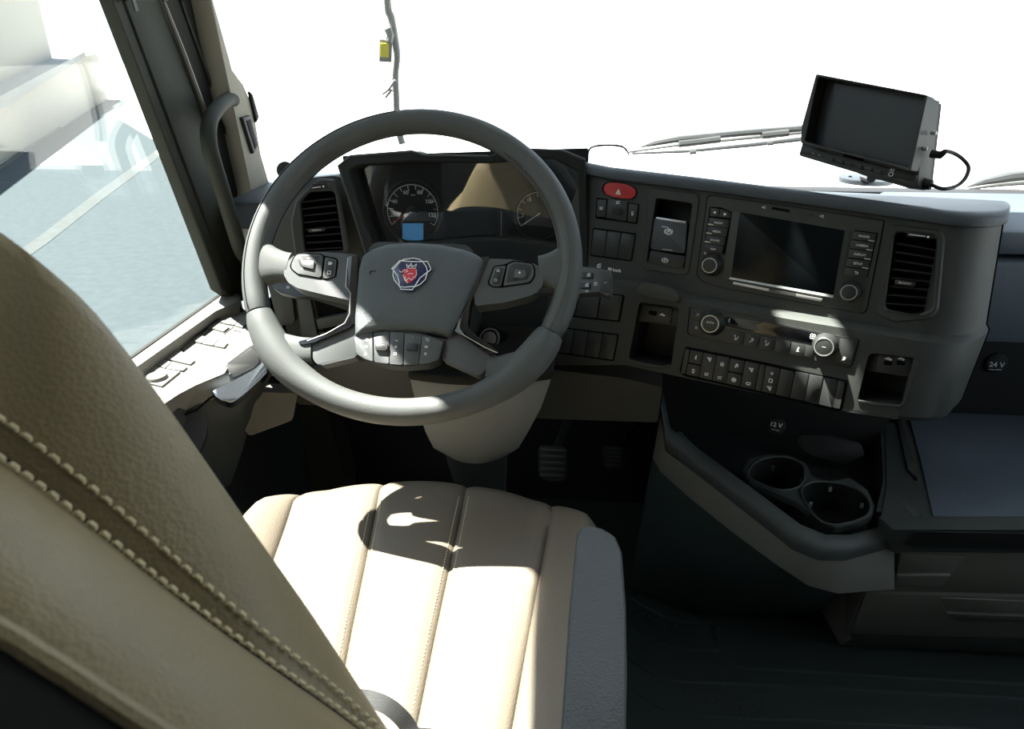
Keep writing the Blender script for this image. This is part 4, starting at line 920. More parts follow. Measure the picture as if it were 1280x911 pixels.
for k, s_ in enumerate(('RADIO', 'MEDIA', 'SOUND', 'NAV')):
    y = 214+56*k; x = 135-10*k
    rkey([(x, y), (x+132-3*k, y+17), (x+122-3*k, y+70), (x-10, y+52)], s_, None, None if k == 3 else [(x-6, y+38), (x+24, y+43), (x+30, y+50), (x-8, y+47)])
plate('key_well', K, C6c([(1065, 294), (1216, 314), (1150, 595), (1000, 575), (1005, 545)]), NR, NR+0.0006, 'groove', t, 0.001, 0.0002)
for k, s_ in enumerate(('PHONE', 'CAMERA', 'DISPLAY', 'SETUP', None)):
    x = 1058-13*k; y = 301+58*k
    rkey([(x, y), (x+150, y+18), (x+138, y+70), (x-12, y+52)], s_, None if s_ else 'back', None if k == 4 else [(x+98, y+55), (x+138, y+62), (x+134, y+70), (x+94, y+63)])
def knob(fr, cpx, fpx, rb_, rf, par, n0, h, mark=None):
    u, v = fr.l(*cpx, n0); uf, vf = fr.l(*fpx, n0+h)
    r = lambda q, n: (V3((*fr.l(cpx[0]+q, cpx[1], n), 0))-V3((*fr.l(*cpx, n), 0))).length
    k = ob('knob', cyl(uf, vf, r(rf, n0+h)*1.06, n0, n0+h, 0.0015, 32, r0=r(rb_, n0)), 'key', par, fr)
    ob('knob_ring', ring(uf, vf, r(rf, n0+h), r(rf, n0+h)*0.11, n0+h-0.001, n0+h+0.0005, 36), 'silver', k, fr)
    if mark == 'AUTO': ob('knob_lettering', text_bm('AUTO', 0.0042, uf, vf+0.002, n0+h+0.0003), 'dim', k, fr)
    elif mark: ob('symbol', icon(mark, uf, vf, 0.006, n0+h+0.0001), 'dim', k, fr)
    return k
knob(K, C6c([(160, 527)])[0], C6c([(136, 521)])[0], 15, 9.6, t, NR, 0.016)
knob(K, C6c([(1050, 692)])[0], C6c([(1029, 694)])[0], 15, 10.8, t, NR, 0.016)
u, v = K.l(*C6c([(110, 442)])[0], NR); ob('power_symbol', icon('ring', u, v, 0.004, NR, w=0.0006), 'white', t, K)
# climate panel
cpx_ = C7c([(92, 55), (255, 80), (520, 132), (790, 192), (935, 216), (930, 232), (898, 345), (880, 358), (700, 318), (90, 196), (80, 182)])
t = frame_thing(KL, cpx_, 'climate_panel', 'climate control panel with two ringed knobs and a narrow display', 'control panel')
plate('shadow_gap', KL, cpx_, 0, 0.0006, 'groove', t, 0.003, 0.0002, 1.012)
NC = 0.0025
plate('faceplate', KL, cpx_, 0, NC, 'key', t, 0.003, 0.0008)
plate('display', KL, C7c([(268, 98), (560, 150), (722, 186), (704, 236), (540, 205), (255, 150)]), NC, NC+0.001, 'gloss', t, 0.001, 0.0003)
u, v = KL.l(*C7c([(286, 120)])[0], NC+0.001); ob('temperature_symbol', icon('pin', u, v, 0.006, NC+0.001), 'dim', t, KL)
u, v = KL.l(*C7c([(704, 201)])[0], NC); ob('fan_symbol', icon('fan', u, v, 0.0085, NC+0.001, w=0.0009), 'white', t, KL)
for pts, ic in (([(98, 62), (170, 74), (160, 122), (90, 112)], 'ring'), ([(90, 118), (160, 128), (152, 196), (85, 184)], 'lock')):
    k = plate('key', KL, C7c(pts), NC, NC+0.0015, 'key', t, 0.001, 0.0005, 0.97); u, v = cen(KL, C7c(pts), NC+0.0015); ob('symbol', icon(ic, u, v, 0.005, NC+0.0015), 'dim', k, KL)
for k in range(6):
    x = 290+77*k; y = 172+14.2*k
    if k == 5: pts = [(x-6, y), (x+34, y+8), (x+28, y+66), (x-14, y+56)]
    else: pts = [(x, y), (x+74, y+13), (x+64, y+74), (x-10, y+60)]
    q = plate('key', KL, C7c(pts), NC, NC+0.0015, 'key', t, 0.0008, 0.0005, 0.97); u, v = cen(KL, C7c(pts), NC+0.0015)
    ic = ('seat', 'seat2', 'seat', None, 'pin', None)[k]
    if ic: ob('symbol', icon(ic, u, v, 0.0075, NC+0.0015, w=0.0012), 'dim', q, KL)
k = plate('key', KL, C7c([(842, 212), (925, 225), (892, 340), (820, 325)]), NC, NC+0.0015, 'key', t, 0.001, 0.0005); u, v = KL.l(*C7c([(858, 315)])[0], NC); ob('symbol', icon('seat2', u, v, 0.007, NC+0.0015, w=0.0012), 'dim', k, KL)
knob(KL, C7c([(208, 145)])[0], C7c([(190, 139)])[0], 17, 11.3, t, NC, 0.014, 'AUTO')
knob(KL, C7c([(782, 258)])[0], C7c([(759, 255)])[0], 17, 12.8, t, NC, 0.016, 'dash')
# lower switch row
sw = C7c([(62, 256), (880, 424), (852, 580), (38, 384)])
t = frame_thing(KL, sw, 'switch_row', 'long row of small rocker switches with white symbols under the climate panel', 'switch panel')
plate('surround', KL, C7c([(66, 252), (470, 333), (880, 424), (852, 568), (835, 580), (400, 476), (60, 400), (36, 378)]), 0, 0.0012, 'groove', t, 0.004, 0.0004, 1.0)
def swk(x0, x1, split=None, syms=(), ma='key'):
    def P(x, f): # x measured along the top edge, f = 0 top .. 1 bottom
        yt = 262+(x-65)*0.2055; xb = x-23-(x-65)*0.0075; yb = 388+(xb-40)*0.2265
        return (x+(xb-x)*f, yt+(yb-yt)*f)
    rows = [(0.02, 0.97)] if split is None else [(0.02, split-0.03), (split+0.03, 0.97)]
    for i, (f0, f1) in enumerate(rows):
        k = plate('switch_key', KL, C7c([P(x0, f0), P(x1, f0), P(x1, f1), P(x0, f1)]), 0, 0.0045-(0.0012 if split and i == 0 else 0), ma, t, 0.001, 0.0008)
        for f, ic in syms:
            if f0 <= f <= f1:
                px = C7c([P((x0+x1)/2, f)])[0]; u, v = KL.l(*px, 0.0045); ob('symbol', icon(ic, u, v, 0.0068, 0.0045 if not (split and i == 0) else 0.0033, w=0.0009), 'white', k, KL)
swk(67, 88); swk(93, 156, 0.52, [(0.25, 'pin'), (0.78, 'mirror')]); swk(160, 222, None, [(0.22, 'axle'), (0.8, 'bulbs')]); swk(226, 290, None, [(0.3, 'house'), (0.82, 'bulbs')])
swk(294, 363, 0.52, [(0.25, 'slip'), (0.78, 'circle')]); swk(368, 436, None, [(0.28, 'axle'), (0.8, 'car')]); swk(441, 468)
swk(473, 540, None, [(0.25, 'zero'), (0.52, 'square'), (0.8, 'axle')])
for a in (545, 617, 688, 761): swk(a, a+67)
swk(832, 866)
# ================================================================== TRAY, CUP HOLDER AND DRAWER UNIT
tu = thing('console_tray', Fr((0.45, 1.1, 0.3)), 'grey lower console with deep tray and twin cup holder right of the seat', 'console')
# rim: (pixel, height) stations along the lip from the left tip to the right edge of view
lipst = [((826, 488), (822, 545), 0.60), ((838, 535), (824, 566), 0.56), ((880, 566), (868, 604), 0.53), ((940, 610), (925, 652), 0.50), ((1000, 655), (982, 696), 0.475), ((1032, 668), (1018, 712), 0.465), ((1062, 668), (1056, 716), 0.463), ((1122, 652), (1122, 700), 0.462), ((1290, 655), (1290, 700), 0.462)]
lipst[0] = ((829, 490), (819, 548), 0.62)
rings = []; lower = []
for (a, b, z) in lipst:
    p = onz(*a, z); q = onz(*b, z)   # q: front edge of the lip seen lower in the picture
    d = (q-p); d.z = 0; nrm_ = d.normalized()
    f = p+nrm_*0.028
    rings.append([p+V3((0, 0, -0.012)), p, p+nrm_*0.006+V3((0, 0, 0.003)), f+V3((0, 0, -0.002)), f+nrm_*0.008+V3((0, 0, -0.012)), f+nrm_*0.006+V3((0, 0, -0.03)), p+V3((0, 0, -0.034))])
ob('tray_lip', loft(rings), 'plastic2', tu, W0, sharp=50)
# grey apron below the lip
rings = []; WL = []
bots = [(816, 572), (826, 590), (862, 622), (914, 664), (968, 704), (1010, 732), (1048, 742), (1118, 736), (1290, 740)]
tops = [(819, 530), (826, 566), (868, 602), (925, 650), (983, 694), (1018, 710), (1056, 712), (1122, 690), (1290, 692)]
for (a, b, z), tp, bp in list(zip(lipst, tops, bots))[:8]:
    p = onz(*a, z); q = onz(*b, z); d = (q-p); d.z = 0; nrm_ = d.normalized(); base = p+nrm_*0.032
    # point under the base along the apron plane, where the pixel ray meets a vertical sheet
    r = ray(*bp); w_ = CAM+r*((base-nrm_*0.012-CAM).dot(nrm_)/r.dot(nrm_))
    WL.append((w_, nrm_)); tpt = base+V3((0, 0, -0.026))
    rings.append([tpt, tpt.lerp(w_, 0.5)+nrm_*0.004, w_, w_-nrm_*0.05, tpt-nrm_*0.045])
ob('tray_apron', loft(rings), 'apron2', tu, W0, sharp=50)
# underside / engine tunnel cheek sloping to the floor
rings = []
chk_t = [(820, 566), (862, 620), (914, 662), (968, 702), (1010, 730), (1048, 740)]
chk_b = [(786, 735), (790, 742), (800, 744), (870, 768), (945, 772), (1025, 770)]
for bp, (w_, nrm_) in zip(chk_b, [WL[0]]+WL[2:7]):
    p = w_-nrm_*0.02+V3((0, 0, 0.01)); q = onz(*bp, 0.0); q = V3((max(q.x, p.x-0.12), max(q.y, p.y-0.02), 0.0))
    rings.append([p, p.lerp(q, 0.5), q, q+V3((0.10, 0.12, 0)), p+V3((0.06, 0.07, 0))])
ob('tunnel_cheek', loft(rings), 'carpet', tu, W0, sharp=60)
# tray floor, back wall
zf = 0.43
trp = [(826, 500), (870, 560), (940, 612), (1000, 656), (1034, 668), (1062, 664), (1110, 640), (1128, 560), (1112, 520), (960, 490)]
qf = [onz(a, b, 0.44) for a, b in trp]
ob('tray_floor', prism([(p.x, p.y) for p in qf], 0.36, 0.40), 'black', tu)
fbk = Fr(ony(1000, 540, 1.36), (-0.25, -0.97, 0.15))
ob('tray_back', prism(fbk.L([(800, 470), (830, 400), (1108, 400), (1108, 600), (900, 640)]), -0.03, 0.0), 'black', tu, fbk)
# cup holder block
ZC = 0.46
fz = Fr((0, 0, ZC))
CC = lambda pts: cv(800, 470, 2.531, pts)
ch = frame_thing(fz, CC([(340, 380), (740, 450)]), 'cup_holder', 'black twin cup holder insert with bright clips in the tray', 'cup holder')
co = fz.L(CC([(325, 300), (345, 262), (400, 248), (470, 250), (525, 275), (545, 318), (600, 335), (660, 320), (720, 360), (742, 410), (735, 440), (690, 465), (620, 480), (560, 450), (500, 400), (420, 365), (350, 335)]))
def circ(pxa, pxb, pyr):
    u, v = fz.l(*pxa); r = abs(fz.l(*pxb)[0]-u); return u, v, r
c1 = fz.L(CC([(342, 318), (360, 278), (410, 258), (470, 260), (515, 285), (520, 325), (500, 352), (450, 362), (400, 350)]))
c2 = fz.L(CC([(510, 372), (530, 342), (580, 335), (650, 345), (705, 372), (728, 410), (715, 445), (650, 468), (600, 470), (555, 445)]))
c1 = sp2(c1, 4); c2 = sp2(c2, 4)
ob('holder_top', prism(rp(co, 0.006), -0.012, 0.0, 0.0, holes=[c1, c2]), 'plastic2', ch, fz)
for c in (c1, c2):
    ob('cup_wall', prism(scl(c, 1.06), -0.085, -0.002, 0, holes=[c]), 'black', ch, fz)
    ob('cup_floor', prism(scl(c, 1.02), -0.088, -0.080), 'key', ch, fz)
    ob('cup_rim', tube([fz.w(x, y, 0.0008) for x, y in c], 0.0022, 8, closed=True), 'plastic2', ch)
    u, v = sum(p[0] for p in c)/len(c), sum(p[1] for p in c)/len(c)
    ob('floor_ring', ring(u, v, 0.024, 0.003, -0.080, -0.078), 'plastic', ch, fz)
for px in ((420, 290), (512, 328), (602, 356), (702, 408), (540, 405)):
    p = onz(*CC([px])[0], ZC-0.012)
    ob('cup_clip', box(p.x-0.003, p.x+0.003, p.y-0.002, p.y+0.002, p.z-0.006, p.z+0.004, 0.001), 'silver' if px != (420, 290) else 'plastic2', ch)
# curved strip holding the tray on the right, and the passenger shelf
fsd = Fr((0, 0, 0.455))
ob('shelf_edge', prism(rp(fsd.L([(1106, 530), (1124, 530), (1150, 640), (1148, 652), (1100, 652), (1108, 610)]), 0.004), -0.03, 0.004, 0.003), 'plastic', tu, fsd)
ob('tray_side_wall', prism(fsd.L([(1100, 520), (1112, 520), (1117, 600), (1105, 640), (1095, 640), (1104, 600)]), -0.09, 0.002), 'plastic', tu, fsd)
ob('shelf_bar', prism(rp(fsd.L(CC([(812, 150), (832, 150), (882, 322), (876, 334), (846, 308)])), 0.003), 0, 0.008, 0.002), 'plastic', tu, fsd)
b0, b1 = onz(1124, 520, 0.455), onz(1290, 652, 0.455)
shp = fsd.L([(1124, 500), (1127, 560), (1152, 648), (1300, 652), (1560, 655)]); shp += [(1.5, 1.55), (0.72, 1.55)]
ob('shelf_body', prism(shp, -0.06, 0.0, 0), 'plastic', tu, fsd)
smt = ob('shelf_mat', prism(fsd.L([(1132, 505), (1150, 575), (1166, 646), (1300, 650), (1560, 653)])+[(1.48, 1.50), (0.78, 1.50)], 0.0, 0.003, 0.001), 'shelf', None, fsd); tag(smt, 'blue-grey ribbed rubber mat on the low passenger side shelf', 'mat')
# storage pocket door in the tray back and 12 V socket
fpk = Fr(ony(1030, 556, 1.27), (-0.3, -0.9, 0.35))
ob('tray_pocket', prism(rp(fpk.L(CC([(505, 185), (600, 190), (700, 215), (712, 250), (650, 280), (540, 250), (500, 220)])), 0.006), -0.02, 0.0, 0.002), 'black', tu, fpk)
f12 = Fr(ony(970, 533, 1.24), (-0.35, -0.85, 0.4)); u, v = f12.l(970, 533)
s12 = thing('power_socket', Fr(f12.w(u, v), f12.N, f12.U), 'round black socket cap reading 12 V in the tray behind the cup holder', 'socket')
ob('socket_cap', cyl(u, v, 0.017, -0.03, 0.0, 0.003), 'black', s12, f12)
ob('lettering', text_bm('12 V', 0.0125, u, v+0.003, 0.0003, -0.15), 'white', s12, f12)
ob('small_lettering', stroke([[(u-0.008, v-0.006), (u-0.002, v-0.007)], [(u, v-0.0073), (u+0.006, v-0.0083)]], 0.0016, 0.0, 0.0003), 'dim', s12, f12)
# drawer unit under the shelf
du = thing('drawer_unit', Fr((0.85, 1.12, 0.0)), 'dark grey drawer unit with recessed grips under the passenger shelf', 'drawer unit')
fdu = Fr(onz(1056, 803, 0.02), (0, -1, -0.42))
def dp(px, n=0): return fdu.L(px, n)
def back_box(pxs, n, dy, dz): 
    f = [fdu.w(x, y, n) for x, y in rp(dp(pxs, n), 0.003)]; return loft([f, [p+V3((0, dy, dz)) for p in f]])
ob('carcass', back_box([(1117, 692), (1400, 698), (1400, 818), (1052, 806), (1066, 770), (1080, 738), (1116, 735)], 0.0, 0.30, -0.03), 'drawer', du)
ob('top_rail', back_box([(1116, 662), (1400, 662), (1400, 692), (1130, 690), (1114, 690)], 0.022, 0.05, -0.012), 'plastic2', du)
ob('rail_strip', prism(rp(dp(CC([(835, 532), (880, 492), (1250, 500), (1250, 550), (860, 540)]), 0.024), 0.004), 0.019, 0.024, 0.002), 'black', du, fdu)
dr = ob('drawer', prism(rp(dp([(1128, 684), (1400, 692), (1400, 742), (1117, 734)], 0.008), 0.003), 0.0, 0.008, 0.003), 'drawer', du, fdu)
ob('drawer_grip', prism(rp(dp(CC([(825, 568), (1030, 575), (985, 632), (810, 640)]), 0.011), 0.004), 0.0, 0.011, 0.002), 'drawer', dr, fdu)
ob('grip_lip', prism(rp(dp(CC([(812, 632), (985, 632), (955, 668), (805, 666)]), 0.016), 0.004), 0.0, 0.016, 0.004, 3), 'apron2', dr, fdu)
dr = ob('drawer', prism(rp(dp([(1082, 742), (1400, 748), (1400, 800), (1064, 792)], 0.006), 0.003), 0.0, 0.006, 0.003), 'drawer', du, fdu)
ob('drawer_grip', prism(rp(dp(CC([(950, 702), (1250, 715), (1250, 765), (1000, 770), (970, 755)]), 0.008), 0.006), 0.0, 0.008, 0.002), 'drawer', dr, fdu)
ob('grip_lip', prism(rp(dp(CC([(970, 752), (1250, 762), (1250, 778), (1000, 776)]), 0.013), 0.004), 0.0, 0.013, 0.004, 3), 'grey', dr, fdu)
ob('plinth', prism(dp([(1054, 806), (1064, 793), (1400, 802), (1400, 824)], 0.004), -0.05, 0.004, 0.003), 'plastic2', du, fdu)
fsd2 = Fr(onz(1052, 803, 0.02), (-0.85, -0.5, -0.2))
ob('side_cheek', prism(rp(fsd2.L([(1006, 728), (1082, 738), (1066, 770), (1062, 800), (1050, 806), (1030, 770)]), 0.004), -0.1, 0.0, 0.004), 'apron2', du, fsd2)
# ================================================================== PASSENGER DASH
pdh = thing('passenger_dash', Fr((1.0, 1.3, 0.5)), 'blue-grey passenger dashboard at the far right with a dark slot below', 'dashboard')
bm = box(0.70, 1.5, 1.24, 1.6, 0.70, 0.858, 0.012); ob('upper_box', bm, 'pdash', pdh)
ob('shelf_top', box(0.70, 1.5, 1.25, 1.62, 0.866, 0.91, 0.010), 'pdash', pdh)
ob('lower_panel', box(0.55, 1.5, 1.42, 1.6, 0.45, 0.69, 0.004), 'black', pdh)
f24 = Fr(ony(1246, 454, 1.41), (-0.15, -0.97, 0.2)); u, v = f24.l(1246, 456)
s24 = thing('power_socket', Fr(f24.w(u, v), f24.N, f24.U), 'round black socket cap reading 24 V in the slot at far right', 'socket')
ob('socket_cap', cyl(u, v+0.004, 0.022, -0.03, 0.0, 0.004), 'black', s24, f24)
ob('lettering', text_bm('24 V', 0.0155, u, v, 0.0003), 'white', s24, f24)
ob('small_lettering', stroke([[(u-0.014, v-0.011), (u-0.003, v-0.011)], [(u+0.0, v-0.0105), (u+0.010, v-0.010)]], 0.002, 0.0, 0.0003), 'dim', s24, f24)
# ================================================================== DRIVER'S SEAT
seat = thing('driver_seat', Fr((-0.197, 0.55, 0.0)), 'tan leather driver seat with pale double stitching and a grey padded armrest', 'seat')
ZS = 0.566
def seam_line(p, q):
    A, B = onz(*p, ZS), onz(*q, ZS); k = (B.x-A.x)/(B.y-A.y); return lambda y: A.x+(y-A.y)*k
sL, sA, sB, sR = seam_line((378, 622), (345, 700)), seam_line((475, 613), (425, 840)), seam_line((585, 605), (515, 911)), seam_line((692, 620), (640, 890))
oL = lambda y: sL(y)-0.085; oR = lambda y: sR(y)+0.095
def yfront(x):
    t = (x+0.197)/0.27; return 0.925-0.085*t*t-0.035*t**4
def zs(x, y):
    t = (x+0.197)/0.26; b = 0.558+0.018*max(0, (y-0.5)/0.36)-0.02*max(0, (0.6-y)/0.4)
    return b+0.022*min(1, max(0, abs(t)-0.62)/0.3)-0.05*max(0, abs(t)-0.93)**1.0*4
def panel(xa, xb, name, crown, outer=0):
    rows = []; NX, NY = 15, 30
    for j in range(NY+9):
        row = []
        for i in range(NX+1):
            u = i/NX
            if j <= NY: yq = 0.28+(0.86-0.28)*j/NY
            else: yq = 0.86
            x = xa(yq)+(xb(yq)-xa(yq))*u
            yf = yfront(x)
            y = 0.28+(yf-0.05-0.28)*min(1, j/NY)
            z = zs(x, min(y, 0.9))
            ed = min(u if outer != -1 else 1, (1-u) if outer != 1 else 1)*abs(xb(yq)-xa(yq))
            dip = 0.007*math.exp(-ed/0.007)
            fd = max(0.25, min(1, (yf+0.02-y)/0.12)); dip *= fd; z += crown*fd*(1-(2*u-1)**2)-dip
            if outer == -1: z -= 0.13*max(0, 0.34-u)**1.7*4
            if outer == 1: z -= 0.13*max(0, u-0.66)**1.7*4
            if j > NY:
                k = j-NY; a = min(1, k/6)*math.pi/2
                y = yf-0.05+0.05*math.sin(a)-0.4*dip*math.sin(a); z = z-0.05*(1-math.cos(a))-(0.05*(k-6) if k > 6 else 0)
            row.append(V3((x, y, z)))
        rows.append(row)
    bm = loft(rows, closed=False)
    # close the bottom so the panel is a solid
    ed = [e for e in bm.edges if len(e.link_faces) == 1]
    ret = bmesh.ops.extrude_edge_only(bm, edges=ed); nv = [g for g in ret['geom'] if isinstance(g, bmesh.types.BMVert)]
    for v in nv: v.co.z = 0.46; v.co.y = min(v.co.y, yfront(v.co.x)-0.02)
    bmesh.ops.contextual_create(bm, geom=[e for e in bm.edges if len(e.link_faces) == 1])
    return ob(name, bm, 'tan2', seat, W0, sharp=75)
panel(oL, sL, 'bolster', 0.006, -1); panel(sL, sA, 'seat_panel', 0.0045); panel(sA, sB, 'seat_panel', 0.0045); panel(sB, sR, 'seat_panel', 0.0045); panel(sR, oR, 'bolster', 0.006, 1)
ob('seat_base', box(-0.43, 0.04, 0.28, 0.78, 0.30, 0.47, 0.03), 'black', seat)
ob('pedestal', box(-0.36, -0.03, 0.32, 0.70, 0.0, 0.31, 0.02), 'black', seat)
def stitches(sx, off, y0, y1, n):
    bm = bmesh.new()
    for k in range(n):
        y = y0+(y1-y0)*k/n; x = sx(y)+off; yl = y+(y1-y0)/n*0.55
        z0 = zs(x, y)+0.0045*(1-(1-2*abs(off)/0.12)**2)-0.007*math.exp(-abs(off)/0.007)
        tube([(x, y, z0+0.0004), (sx(yl)+off, yl, z0+0.0004)], 0.00075, 5, bm=bm)
    return bm
for sx, nm in ((sA, 'A'), (sB, 'B')):
    for off in (-0.0075, 0.0075): stuff(ob('seam_stitching', stitches(sx, off, 0.30, 0.862, 105), 'thread', seat))
bm = bmesh.new()
for off in (0.082, 0.087):
    for k in range(16):
        y = 0.70+0.0065*k; x = sR(y)+off; u_ = off/0.095; z = zs(x, y)+0.006*(1-(2*u_-1)**2)-0.13*max(0, u_-0.66)**1.7*4+0.0006
        tube([(x, y, z), (x, y+0.004, z-0.001)], 0.0008, 5, bm=bm)
stuff(ob('bolster_stitching', bm, 'thread', seat))
# backrest shoulder: three measured curves (front edge, seam, rear piping) lofted
fe_ = [((0, 290), .255), ((60, 336), .25), ((120, 392), .25), ((196, 490), .25), ((262, 584), .25), ((330, 684), .25), ((398, 788), .255), ((468, 904), .26), ((535, 1022), .265)]
sm_ = [((0, 565), .20), ((60, 609), .20), ((120, 656), .20), ((200, 722), .20), ((270, 777), .20), ((340, 829), .20), ((410, 878), .205), ((455, 911), .21), ((520, 955), .215)]
pp_ = [((0, 790), .13), ((40, 815), .13), ((90, 846), .13), ((140, 879), .13), ((190, 911), .13), ((250, 950), .13), ((320, 1000), .13), ((400, 1055), .135), ((480, 1110), .14)]
XC = -0.26
def ext3(L, n=4, k=1.0): # carry the curve on to the crown of the backrest and down towards the cushion
    d0 = L[0]-L[1]; d1 = L[-1]-L[-2]; L = list(L)
    a0 = L[0].copy(); dx = a0.x-XC; m_ = min(1.0, abs(d0.z/d0.x))
    for s_ in (0.35, 0.7, 1.0): L.insert(0, V3((a0.x-dx*s_, a0.y, a0.z+m_*dx*(s_-s_*s_/2))))
    for i in range(n): L.append(L[-1]+V3((0.012, 0.012, -0.065)))
    return L
def P3(l_): return spline(ext3([ony(a[0], a[1], Y) for a, Y in l_]), 4)
cf, cs, cpp = P3(fe_), P3(sm_), P3(pp_)
def sec_normal(i):
    a, b = cs[max(0, i-1)], cs[min(len(cs)-1, i+1)]; d = (b-a).normalized(); n = d.cross(cpp[i]-cf[i]).normalized()
    return d, (n if n.dot(CAM-cs[i]) > 0 else -n)
full = []
for i, (f, s, p) in enumerate(zip(cf, cs, cpp)):
    d, n = sec_normal(i)
    A = [f.lerp(s, t)+n*(0.006*(1-(2*t-0.9)**2 if t < .9 else 0.15)) for t in (0.12, 0.35, 0.6, 0.8, 0.92)]
    B = [s.lerp(p, t)+n*(0.009*max(0, 1-(2*t-1.08)**2)) for t in (0.08, 0.2, 0.42, 0.68, 0.88)]
    xin = V3((XC, f.y+0.02, f.z-0.06))
    full.append([xin, f.lerp(xin, 0.35)+V3((0, 0.012, 0))-n*0.01, f+V3((0, 0.008, 0))-n*0.010, f]+A[:4]+[A[4]+n*0.001, s-n*0.003, B[0]]+B[1:]+[p-n*0.002])
bm = loft(full, closed=False)
mir = [[V3((2*XC-q.x, q.y, q.z)) for q in r_] for r_ in full]
loft(mir, bm, closed=False); bmesh.ops.remove_doubles(bm, verts=bm.verts[:], dist=0.0006)
back = ob('backrest', bm, 'tan', seat, W0, sharp=75)
rings = []
for p in cpp:
    c = V3((XC, 0.06, p.z-0.12)); rings.append([p-V3((0, 0, 0.002)), p.lerp(c, 0.15)+V3((0, -0.025, 0)), p.lerp(c, 0.5)+V3((0, -0.03, 0)), c])
bm = loft(rings, closed=False)
loft([[V3((2*XC-q.x, q.y, q.z)) for q in r_] for r_ in rings], bm, closed=False)
ob('rear_shell', bm, 'black', seat, W0, sharp=75)
ob('piping', tube(cpp, 0.0035, 8), 'tan', back)
ob('seam_groove', tube([s-sec_normal(i)[1]*0.0028 for i, s in enumerate(cs)], 0.0018, 6), 'groove', back)
# individual stitches either side of the seam, sharing one mesh
base_me = None
def lerp_c(c, t): i = min(int(t), len(c)-2); return c[i].lerp(c[i+1], t-i)
t, cnt = 9.0, 0
STEP = 0.0058
while t < 45 and cnt < 75:
    i = int(t); d, n = sec_normal(i); f, s, p = lerp_c(cf, t), lerp_c(cs, t), lerp_c(cpp, t)
    for side in (0, 1):
        q = s.lerp(f, 0.105)+n*0.0040 if side == 0 else s.lerp(p, 0.105)+n*0.0042
        if base_me is None:
            o = ob('stitch', tube([(-0.0021, 0, -0.0006), (-0.0011, 0, 0.0006), (0.0011, 0, 0.0006), (0.0021, 0, -0.0006)], [0.0007, 0.001, 0.001, 0.0007], 6), 'thread', back, WM[back]); base_me = o.data
        else:
            o = bpy.data.objects.new('stitch', base_me); COL.objects.link(o); o.parent = back; WM[o] = WM[back]
        x_ = (d-n*d.dot(n)).normalized(); y_ = n.cross(x_); mt = Matrix.Identity(4)
        for k in range(3): mt[k][0], mt[k][1], mt[k][2], mt[k][3] = x_[k], y_[k], n[k], q[k]
        o.matrix_local = WM[back].I @ mt
    cnt += 1
    t += STEP/max(1e-4, (cs[min(i+1, len(cs)-1)]-cs[i]).length)
# armrest
fr_a = Fr(onz(745, 780, 0.74), (0.0, 0.0, 1.0))
ap = fr_a.L([(722, 668), (726, 661), (735, 657), (752, 660), (768, 670), (776, 690), (781, 760), (782, 840), (779, 1000), (702, 1000), (703, 911), (712, 770)])
prm = rp(ap, 0.002); prm = ccw(prm); rings = []
for s, n in ((0.90, -0.062), (0.99, -0.055), (1.0, -0.03), (1.0, -0.004), (0.985, -0.001), (0.96, 0.0)): rings.append([V3((x, y, n)) for x, y in [(lambda c: (c[0], c[1]))(q) for q in prm]] if s == 1.0 else [V3((x*1.0+(cx_-x)*(1-s)*1.0, y+(0 if abs(y) < -1 else (cy0-y)*(1-s)*0.25), n)) for cx_ in [sum(p[0] for p in prm)/len(prm)] for cy0 in [sum(p[1] for p in prm)/len(prm)] for x, y in prm])
arm = ob('armrest', loft(rings), 'arm', seat, fr_a, sharp=50)
ob('armrest_piping', tube([fr_a.w(x, y, -0.002) for x, y in prm], 0.0012, 6, closed=True), 'plastic2', arm)
# woven strap loop on the cushion
sp = [onz(405, 882, 0.575), onz(425, 876, 0.592), onz(452, 872, 0.606), onz(478, 879, 0.606), onz(498, 893, 0.598), onz(512, 911, 0.585), onz(520, 935, 0.572)]
pts = spline(sp, 6); rings = []
for i, p in enumerate(pts):
    d = (pts[min(i+1, len(pts)-1)]-pts[max(i-1, 0)]).normalized(); n_ = V3((0.1, -0.55, 0.85)); w_ = d.cross(n_).normalized(); n_ = w_.cross(d)
    rings.append([p-w_*0.008-n_*0.001, p+w_*0.008-n_*0.001, p+w_*0.008+n_*0.001, p-w_*0.008+n_*0.001])
sb_ = ob('belt_strap', loft(rings), 'strap', None, W0); tag(sb_, 'loop of black woven belt strap lying on the tan seat cushion', 'strap')
bt = onz(524, 918, 0.577)
bk = ob('belt_buckle', box(bt.x-0.012, bt.x+0.018, bt.y-0.03, bt.y+0.012, 0.556, 0.574, 0.004), 'black', None); tag(bk, 'black belt buckle end beside the strap on the seat cushion', 'buckle')
# ================================================================== FLOOR MAT AND PEDALS
fm = thing('floor_mat', Fr((0.4, 0.9, 0.0)), 'black ribbed rubber floor mat beside the driver seat', 'mat')
fz0 = Fr((0, 0, 0))
mp = fz0.L([(740, 735), (800, 742), (880, 778), (905, 830), (1400, 852), (1700, 990), (700, 1050)])
ob('mat_sheet', prism(mp, 0.0, 0.006, 0.002), 'mat', fm)
for pts, r in (([(782, 742), (808, 758), (845, 775), (893, 779), (897, 800), (915, 830), (1000, 838), (1300, 856)], 0.005), ([(782, 778), (810, 796), (840, 810), (898, 812)], 0.006), ([(782, 818), (815, 840), (850, 850), (960, 855), (1300, 874)], 0.006), ([(790, 858), (830, 885), (900, 895), (1000, 900), (1300, 915)], 0.005)):
    ob('mat_ridge', tube([fz0.w(*fz0.l(a, b, 0.006), 0.006) for a, b in spline([V3((*p, 0)) for p in pts], 4) and [(q.x, q.y) for q in spline([V3((*p, 0)) for p in pts], 4)]], r, 8, flat=0.7), 'mat', fm)
bm = bmesh.new()
